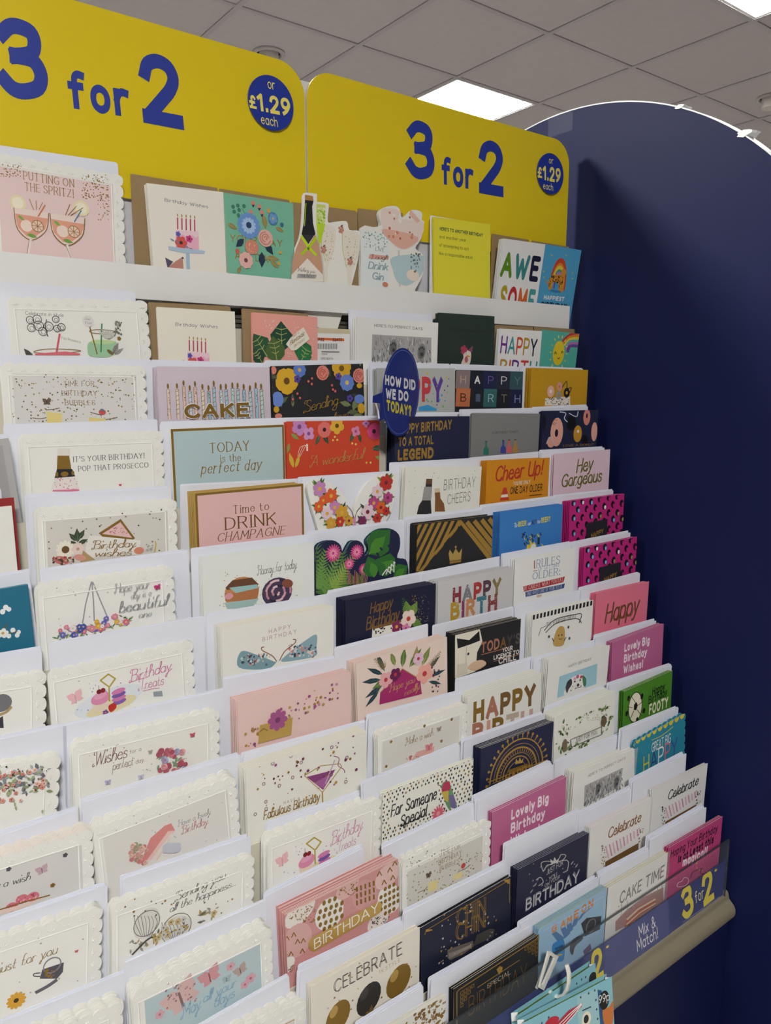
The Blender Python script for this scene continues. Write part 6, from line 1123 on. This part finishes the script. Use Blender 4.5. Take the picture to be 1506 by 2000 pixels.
def _(a):
    a.fr = A5; a.T('Hoping Your Birthday', 1155, 1066, 1402, 925, 44, '#1f1720', 'marker'); a.T('is at Least this', 1192, 1095, 1380, 985, 46, '#1f1720', 'bubble'); a.fr = A6; a.T('magical!', 1036, 362, 1166, 298, 50, '#f3e6ec', 'bubble'); a.L([(1010, 465), (1015, 445), (1035, 435), (1045, 418), (1065, 420), (1068, 440), (1050, 460), (1010, 465)], 3, '#f0dbe6'); a.L([(1080, 420), (1090, 390), (1120, 375), (1140, 370), (1130, 390), (1150, 400)], 4, '#4a2038'); a.D_(14, (1090, 330, 1180, 385), 2, 4, ['#e0b84a'], 3)
card(12, A5, (1144, 1012), (1430, 846), 'magenta pink card reading Hoping Your Birthday is at Least this magical', 'magenta magical card', '#c2457c', n=4, left=1100, env=((1046, 962), (1342, 788)), ne=5, art=_, inner='#dcc4cc')

# ================= column 0: cards cut by the left edge of the picture
card(3, F3, (-250, 1165), (58, 1132), 'grey fronted card cut by the left edge beside POP THAT PROSECCO', 'grey left edge card', '#b9b7b6', n=1, W=.15, env=((-320, 1140), (95, 1106)), art=lambda a: a.IN(.04, .05, .05, '#a9a7a8'))
card(4, F6, (-420, 290), (82, 243), 'white card with a red edge behind it at the left picture edge', 'white and red left edge card', '#f1efe9', n=1, W=.15, ne=0)
card(4, F6, (-520, 240), (97, 184), 'dark red card showing as a strip at the left picture edge', 'dark red strip card', '#9c2a2c', n=1, W=.155, dy=.007, env=((-620, 175), (40, 108)))
def _(a):
    for x, y, r in ((40, 955, 16), (62, 968, 14), (18, 985, 16), (90, 1115, 15), (120, 1150, 14), (130, 1128, 13), (30, 1150, 16), (62, 1155, 14)): a.E(x, y, r, '#eef2f2', r * 1.2)
    a.L([(-10, 1130), (25, 1110), (45, 1075)], 10, '#7a5a34'); a.L([(40, 1140), (90, 1132), (125, 1120)], 5, '#7a5a34'); a.Fl(20, 1135, 34, '#eef0ea', '#c9a04a', 5)
card(5, F6, (-420, 900), (196, 795), 'teal card with white blossom twigs at the left picture edge', 'teal blossom card', '#1f6f8c', n=3, W=.15, env=((-300, 780), (242, 688)), art=_, inner='#9fd0d8')
def _(a): a.E(10, 1625, 62, '#77767a', 62); a.L([(-30, 1715), (40, 1690), (82, 1650)], 18, '#b59a6a'); a.P([(-20, 1740), (20, 1715), (26, 1800), (-20, 1800)], '#3a3840')
card(6, F6, (-480, 1520), (326, 1400), 'scalloped white card with grey bowler hat at left edge', 'bowler hat card', WH, 'scallop', 4, W=.16, env=((-420, 1340), (262, 1228)), art=_)
def _(a):
    g = random.Random(5)
    for k in range(80): x = g.uniform(-40, 265); a.Lf(x, 560 - abs(x - 120) * .15 + g.uniform(-90, 50), g.uniform(22, 42), g.uniform(0, 6.28), g.choice(['#8a9a6a', '#8f9298', '#a9b48a', '#707680', '#b5b8bc']), .45)
    for k in range(26): a.Fl(g.uniform(-20, 262), g.uniform(470, 650), g.uniform(9, 15), g.choice(['#e0a090', '#d98a80', '#ecc4b8']), '#a84a4a', 5)
    a.D_(26, (0, 450, 260, 590), 3, 6, ['#2f2c30', '#8a3a3c'], 5)
    for x, y in ((80, 650), (85, 670), (235, 690), (72, 625)): a.Lf(x, y, 26, 1.5, '#a9b48a', .4)
card(7, A1, (-330, 500), (346, 385), 'scalloped card with trailing eucalyptus and blossom at left edge', 'trailing blossom card', WH, 'scallop', 6, W=.16, env=((-330, 320), (336, 222)), art=_)
def _(a):
    a.fr = A2; a.IN(.05, .1, .075, '#dedcd8'); a.T('Make', -90, 220, 0, 200, 48, '#3a3634', 'script'); a.T('a wish', 14, 198, 158, 158, 44, '#3a3634', 'script'); a.Bfly(222, 108, 38, '#c9aab4', '#6a5560', -.2)
    for x, y in ((115, 258), (172, 245), (60, 300)): a.E(x, y, 28, '#d97a86', 24); a.D_(10, (x - 20, y - 18, x + 20, y + 18), 3, 5, ['#b54a5a', '#eab0b4'], int(x))
    a.P([(-20, 320), (120, 285), (240, 245), (260, 240), (100, 310), (-20, 345)], '#ead0c4'); a.L([(-20, 318), (130, 272), (262, 236)], 6, 'dgold')
    for x, y in ((342, 26), (45, 100), (276, 184)): a.Fl(x, y, 12, '#55505a' if x != 276 else 'dgold', '#55505a', 5)
card(8, A1, (-300, 1050), (526, 800), 'scalloped a wish card with peach backed stack at left edge', 'peach stacked wish card', WH, 'scallop', 7, W=.165, env=((-420, 960), (442, 684)), art=_, inner='#f3cdb8')
def _(a):
    a.T('just for you', -10, 652, 298, 545, 60, 'dgold', 'script'); a.P([(222, 628), (335, 590), (330, 640), (300, 676), (208, 676)], '#57545c'); a.O_(274, 605, 38, 7, '#8a8890'); a.L([(212, 645), (180, 650), (178, 662), (210, 664)], 6, '#57545c'); a.D_(12, (225, 630, 300, 670), 4, 8, ['dgold'], 3); a.L([(185, 750), (250, 715), (300, 680)], 16, '#6a6870'); a.new('sunflower'); a.Fl(85, 790, 44, '#e0a83a', '#4a3420', 12, 0, .3); a.new('butterfly'); a.Bfly(402, 533, 12, '#c96a5a'); a.new('dots'); a.D_(10, (30, 430, 480, 760), 3, 5, ['#b5a9a0'], 5)
card(9, A2, (-300, 560), (542, 288), 'scalloped just for you card with watering can at left edge', 'just for you watering can card', WH, 'scallop', 4, W=.165, env=((-300, 430), (526, 184)), art=_)
card(10, A2, (-200, 1130), (652, 790), 'plain topped scalloped card at the bottom left corner', 'bottom left scalloped card', WH, 'scallop', 7, W=.165, env=((-160, 940), (622, 642)), art=lambda a: a.IN(.055, .12, .09, '#dcdad4'))

# ------------------------------------------------------------------ the cards packed behind each front card
BEHIND.sort(key=lambda t: (t[0] > 2, t[1], t[0]))
fronts = sum(1 for o in COL.objects if o.name.startswith('greeting_card'))
room = 300 - fronts
for k, dist, me, mw, lab, grp in BEHIND[:room]:
    tag(link('greeting_card', me, None, mw), lab, 'greeting card', grp)
st = MB(); mats = []
for k, dist, me, mw, lab, grp in BEHIND[room:]:
    ids = []
    for m in me.materials:
        if m not in mats: mats.append(m)
        ids.append(mats.index(m))
    b = len(st.v); st.v += [tuple(mw @ v.co) for v in me.vertices]
    for p in me.polygons: st.f.append([b + i for i in p.vertices]); st.m.append(ids[p.material_index]); st.c.append(None)
if st.f:
    o = st.obj('packed_greeting_cards', mats); tag(o, 'remaining greeting cards packed deep in the pockets of the whole rack', 'greeting cards'); o['kind'] = 'stuff'

# ------------------------------------------------------------------ stock box in the gap of the row under the shelf
a0, b0 = at_y(619, 640, 1.050), at_y(684, 643, 1.050)
bx = empty('stock_box', (a0.x, 1.050, row_z(1)), 'cream stock box with barcode label between Plantastic and paw cards', 'box')
o = MB(); w_, h_ = b0.x - a0.x, a0.z - row_z(1); o.prism([(0, 0), (w_, 0), (w_, h_), (0, h_)], lambda p: (p[0], 0, p[1]), lambda p: (p[0] + .0015, .007, p[1] - .001)); o.obj('box_body', mat('cream_card', '#d6c9a8', .7), bx)
aa = Art(Vector((a0.x, 1.050, a0.z)), Vector((1, 0, 0)), Vector((0, 0, -1)), Vector((0, -1, 0)), F4, (0, 0, w_, h_), base=2e-4)
aa.P([(1068, 284), (1264, 290), (1264, 460), (1066, 460)], '#f2f0ee'); aa.P([(1068, 312), (1230, 318), (1230, 334), (1068, 326)], '#e0682c'); aa.T('EA82', 1062, 332, 1108, 334, 20, '#3a2a24', 'bold'); aa.T('32477', 1160, 334, 1216, 336, 20, '#3a2a24', 'bold')
for k in range(22): aa.L([(1070 + 5.4 * k, 348), (1070 + 5.4 * k, 382)], 1.6 + 1.6 * ((k * 7) % 3 == 0), '#222', 0)
aa.T('0292 NEATH', 1086, 446, 1160, 448, 13, '#333', 'sans'); aa.T('CCARD WM', 1090, 418, 1126, 419, 11, '#333', 'sans'); aa.L([(1090, 398), (1200, 400)], 5, '#666', 0)
aa.objs(bx, Matrix.Translation(-bx.location))

# ------------------------------------------------------------------ front rail, printed strip and clear guard
Z0 = CAM_Z
ra = empty('front_rail', (XL, .652, Z0 - .945), 'beige rounded rail along the bottom front of the rack', 'rail')
prof = [(.004, .004), (-.001, .003), (-.004, -.003), (-.0055, -.010), (-.010, -.014), (-.0165, -.020), (-.0195, -.029), (-.0185, -.039), (-.014, -.046), (-.006, -.051), (.004, -.052)]
prof = catmull(prof, 3)
o = MB(); o.prism(prof, lambda p: (0, p[0], p[1]), lambda p: (XR - .001 - XL, p[0], p[1])); o.obj('rail_profile', mat('beige_rail', '#8b826d', .4, 0, .03, 10), ra)
F6b = A6
stp = empty('promotion_strip', (XL, .6505, Z0 - .944), 'navy printed strip 3 for 2 Mix & Match above the rail', 'sign')
o = MB(); o.box((0, 0, 0), (1.279 - XL, .0006, .0735)); o.obj('strip_card', mat('strip_navy', '#222f74', .4), stp)
aa = Art(Vector((XL, .6505, Z0 - .8705)), Vector((1, 0, 0)), Vector((0, 0, -1)), Vector((0, -1, 0)), A6, (0, 0, 1.279 - XL, .0735), base=2e-4)
aa.P([(623, 758), (962, 525), (968, 772), (628, 1010)], '#434a86'); aa.P([(962, 526), (972, 519), (978, 766), (968, 772)], '#2c3878')
aa.T('3', 1040, 650, 1100, 606, 168, '#e6d23a', 'bold'); aa.T('for', 1106, 556, 1152, 524, 62, '#e9e3b0', 'sans'); aa.T('2', 1148, 574, 1206, 528, 168, '#e6d23a', 'bold'); aa.T('*', 1208, 402, 1221, 393, 26, '#e6d23a', 'bold')
aa.T('Mix &', 808, 736, 896, 676, 62, '#f2f0f0', 'sans'); aa.T('Match!', 798, 810, 908, 736, 62, '#f2f0f0', 'sans')
aa.T('2', 562, 982, 622, 938, 168, '#e6d23a', 'bold'); aa.T('*', 634, 806, 648, 797, 26, '#e6d23a', 'bold'); aa.T('3', 400, 1130, 470, 1080, 168, '#e6d23a', 'bold'); aa.T('for', 480, 1020, 530, 990, 62, '#e9e3b0', 'sans')
aa.L([(1035, 655), (1230, 520)], 2, '#9aa0c4', 0)
aa.objs(stp, Matrix.Translation(-stp.location))
o = MB(); o.box((XL, .6465, Z0 - .944), (1.2795, .6495, Z0 - .828)); ac = o.obj('clear_guard', mat('clear_acrylic', '#dfe6ea', .04, alpha=.035)); tag(ac, 'clear acrylic guard standing on the front rail', 'guard')
o = MB(); o.box((XL, .6464, Z0 - .828), (1.2795, .6496, Z0 - .8272)); o.box((1.2795, .6464, Z0 - .944), (1.2803, .6496, Z0 - .8272)); o.obj('polished_edge', mat('acrylic_edge', '#3c4246', .15, alpha=.75), ac)

# ------------------------------------------------------------------ white hook with gift bags
R8 = (980, 1780, 5.379)
def z8(x, y): return (R8[0] + x / R8[2], R8[1] + y / R8[2])
HX = at_y(*z8(520, 440), .646).x
hk = empty('plastic_hook', (HX, .646, Z0 - .83), 'white plastic hook clipped over the clear guard', 'hook')
HM = mat('hook_plastic', '#e4e3da', .35)
def plate(nm, outer, inner, y0, y1):             # a flat frame hung askew on the guard
    o = MB(); f = lambda p, y: at_y(*z8(*p), .6445) - hk.location + Vector((0, y, 0)); n = len(outer)
    for i in range(n):
        k = (i + 1) % n; q = [outer[i], outer[k], inner[k], inner[i]]
        o.prism(q, lambda p: f(p, y0), lambda p: f(p, y1))
    o.obj(nm, HM, hk)
plate('clip_frame', [(482, 412), (586, 466), (432, 822), (384, 796)], [(497, 452), (548, 480), (424, 762), (402, 752)], -.0022, .0008)
o = MB(); b0_, b1_ = at_y(*z8(505, 440), .652) - hk.location, at_y(*z8(366, 808), .652) - hk.location
o.tube([b0_, b0_ * .5 + b1_ * .5, b1_], .0024, 6); o.tube([b0_ + Vector((0, -.0085, .001)), b0_ + Vector((0, .001, .001))], .0026, 6); o.obj('back_leg', HM, hk)
o = MB(); arm = [at_x(*z8(x, y), HX) for x, y in ((430, 790), (500, 840), (560, 885), (600, 900), (650, 880), (685, 820), (705, 740), (706, 650), (692, 590), (682, 560))]
arm = [p - hk.location for p in arm]; o.tube([arm[0] + Vector((0, .004, .002))] + arm, .0026, 8, flat=1.5); o.obj('hook_arm', HM, hk)
BAGM = mat('gift_bag_blue', '#8cc4d2', .35, 0, .02, 30); BIN = mat('gift_bag_lining', '#77952f', .6)
def bag(TLz, TRz, y, label, short, art=None, n=0):
    B_ = at_y(*z8(*TRz), y); A_ = at_z(*z8(*TLz), B_.z); X = (B_ - A_); W = X.length
    if W > .17: A_ = B_ - X.normalized() * .17; W = .17
    X.normalize(); N0 = Vector((X.y, -X.x, 0)); H = .17; t = math.radians(8)      # hangs against the rail, foot swung out
    D = N0 * math.sin(t) - Vector((0, 0, math.cos(t))); N = N0 * math.cos(t) + Vector((0, 0, math.sin(t)))
    e = empty('gift_bag', A_ + D * H, label, 'gift bag', 'gift bags on the hook')
    e.rotation_euler = (-t, 0, math.atan2(X.y, X.x))
    for nm, yy, s in (('front_panel', 0, 1), ('back_panel', .011, 1)):
        o = MB(); o.box((0, yy, 0), (W, yy + .0006, H - (.002 if yy else 0)), 0); o.obj(nm, BAGM, e)
        o = MB(); li = yy - .0004 if yy else yy + .0007; o.box((.001, li, .005), (W - .001, li + .0003, H - .008)); o.obj('lining', BIN, e)
    for x0 in (0, W):
        o = MB(); q = .008 if x0 == 0 else -.008
        for ya, yb, xa, xb in ((.0007, .0055, x0, x0 + q), (.0055, .0108, x0 + q, x0)):
            for k in range(12): z0_ = H * k / 12; o.face([(xa, ya, z0_), (xb, yb, z0_), (xb, yb, z0_ + H / 12 - .001), (xa, ya, z0_ + H / 12 - .001)], 0 if k % 2 else 1)
        o.obj('gusset', [mat('gusset_white', '#eef0ee', .5), BAGM], e)
    o = MB(); o.box((0, 0, -.0005), (W, .0115, 0)); o.obj('bag_base', BAGM, e)
    if art:
        aa = Art(A_, X, D, N, R8, (.0005, .0005, W - .0005, H), base=2e-4); art(aa)
        inv = (Matrix.Translation(e.location) @ Matrix.Rotation(e.rotation_euler.z, 4, 'Z') @ Matrix.Rotation(-t, 4, 'X')).inverted(); aa.objs(e, inv)
    return e
def bag_art(a):
    a.P([(790, 890), (1005, 810), (1030, 1183), (800, 1183)], '#a3ccd2'); a.P([(1005, 822), (1048, 830), (1090, 1200), (1035, 1200)], '#2a5a86'); a.P([(1060, 1040), (1130, 1000), (1165, 940), (1172, 1050), (1160, 1183), (1085, 1200)], '#d07a3a', 1)
    for x, y in ((828, 902), (912, 860), (976, 830), (988, 930), (996, 1028), (1006, 1128), (492, 1112), (420, 1172)): a.E(x, y, 10, '#23415a', 12)
    a.L([(845, 1042), (936, 1000)], 13, '#2c4a62', 0); a.E(888, 1130, 62, '#efe6cf', 80); a.E(885, 1130, 34, '#1f2a30', 44)
    a.P([(560, 1190), (700, 1040), (845, 958), (838, 1000), (720, 1120), (650, 1200)], '#b8283a')
    for k in range(3): a.L([(590 + 36 * k, 1195), (700 + 34 * k, 1085 - 6 * k), (838, 962 + 8 * k)], 9, '#f0e8e6', 0)
    a.P([(455, 1190), (500, 1120), (560, 1098), (600, 1120), (560, 1190)], '#c2283c', 1); a.E(1074, 930, 66, '#17171a', 98); a.T('99p', 1018, 972, 1130, 930, 88, '#f2f2ee', 'sans')
bag((215, 1180), (1156, 686), .596, 'front light blue gift bag with 99p roundel and red rocket', 'front bag', bag_art)
bag((40, 1180), (985, 545), .6335, 'light blue gift bag hanging behind the 99p bag', 'back bag', lambda a: (a.E(955, 700, 56, '#17171a', 60), [a.E(x, y, 9, '#23415a', 12) for x, y in ((838, 715), (786, 758), (880, 690))]))

# ------------------------------------------------------------------ round blue feedback tag on a clear stem
az = math.radians(62); TX = Vector((math.sin(az), math.cos(az), 0)); TN = Vector((TX.y, -TX.x, 0))
P0 = at_y(780, 765, .955); wb = empty('feedback_tag', P0, 'blue speech bubble tag reading HOW DID WE DO TODAY', 'tag')
th = lambda x, y: hit(F5[0] + x / F5[2], F5[1] + y / F5[2], P0, TN) - P0
def ellp(k_, n=40):
    cx_, cy_, q = [], [], []
    for i in range(n):
        t = 6.28318 * i / n; q.append((298 + k_ * (104 * math.cos(t) + 22 * math.sin(t) * -.5), 596 + k_ * (250 * math.sin(t))))
    return q
def tagbody(nm, pts, d0, d1, m): o = MB(); o.prism(pts, lambda p: th(*p) + TN * d0, lambda p: th(*p) + TN * d1); return o.obj(nm, m, wb)
TB = mat('tag_blue', '#26388c', .25); TRIM = mat('tag_trim', '#5a74c8', .3)
tagbody('bubble_back', ellp(1.0), -.0006, 0, TB); tagbody('tail', [(212, 590), (142, 618), (140, 655), (182, 660), (178, 760), (215, 742), (240, 700), (240, 600)], -.0008, -.0001, TB)
o = MB(); r1, r2 = ellp(.955), ellp(.94)
for i in range(40): j = (i + 1) % 40; o.face([th(*r1[i]) + TN * .0002, th(*r1[j]) + TN * .0002, th(*r2[j]) + TN * .0002, th(*r2[i]) + TN * .0002])
o.obj('trim_line', TRIM, wb)
aa = Art(P0, TX, Vector((0, 0, -1)), TN, F5, base=3e-4)
aa.T('HOW DID', 208, 556, 380, 588, 60, '#f2f2f4', 'heavy'); aa.T('WE DO', 212, 632, 340, 652, 60, '#f2f2f4', 'heavy'); aa.T('TODAY?', 216, 702, 356, 736, 64, '#eadb3c', 'heavy'); aa.objs(wb, Matrix.Translation(-P0))
o = MB(); o.tube([th(160, 660) - TN * .001, th(172, 700) - TN * .001 , th(178, 745) - TN * .001], .0022, 6, flat=.4); o.tube([th(176, 740) - TN * .0012, th(250, 760) + Vector((0, .012, 0)), th(260, 770) + Vector((0, .024, 0))], .0012, 6); o.obj('stem', mat('stem_plastic', '#e6e8ee', .2), wb)
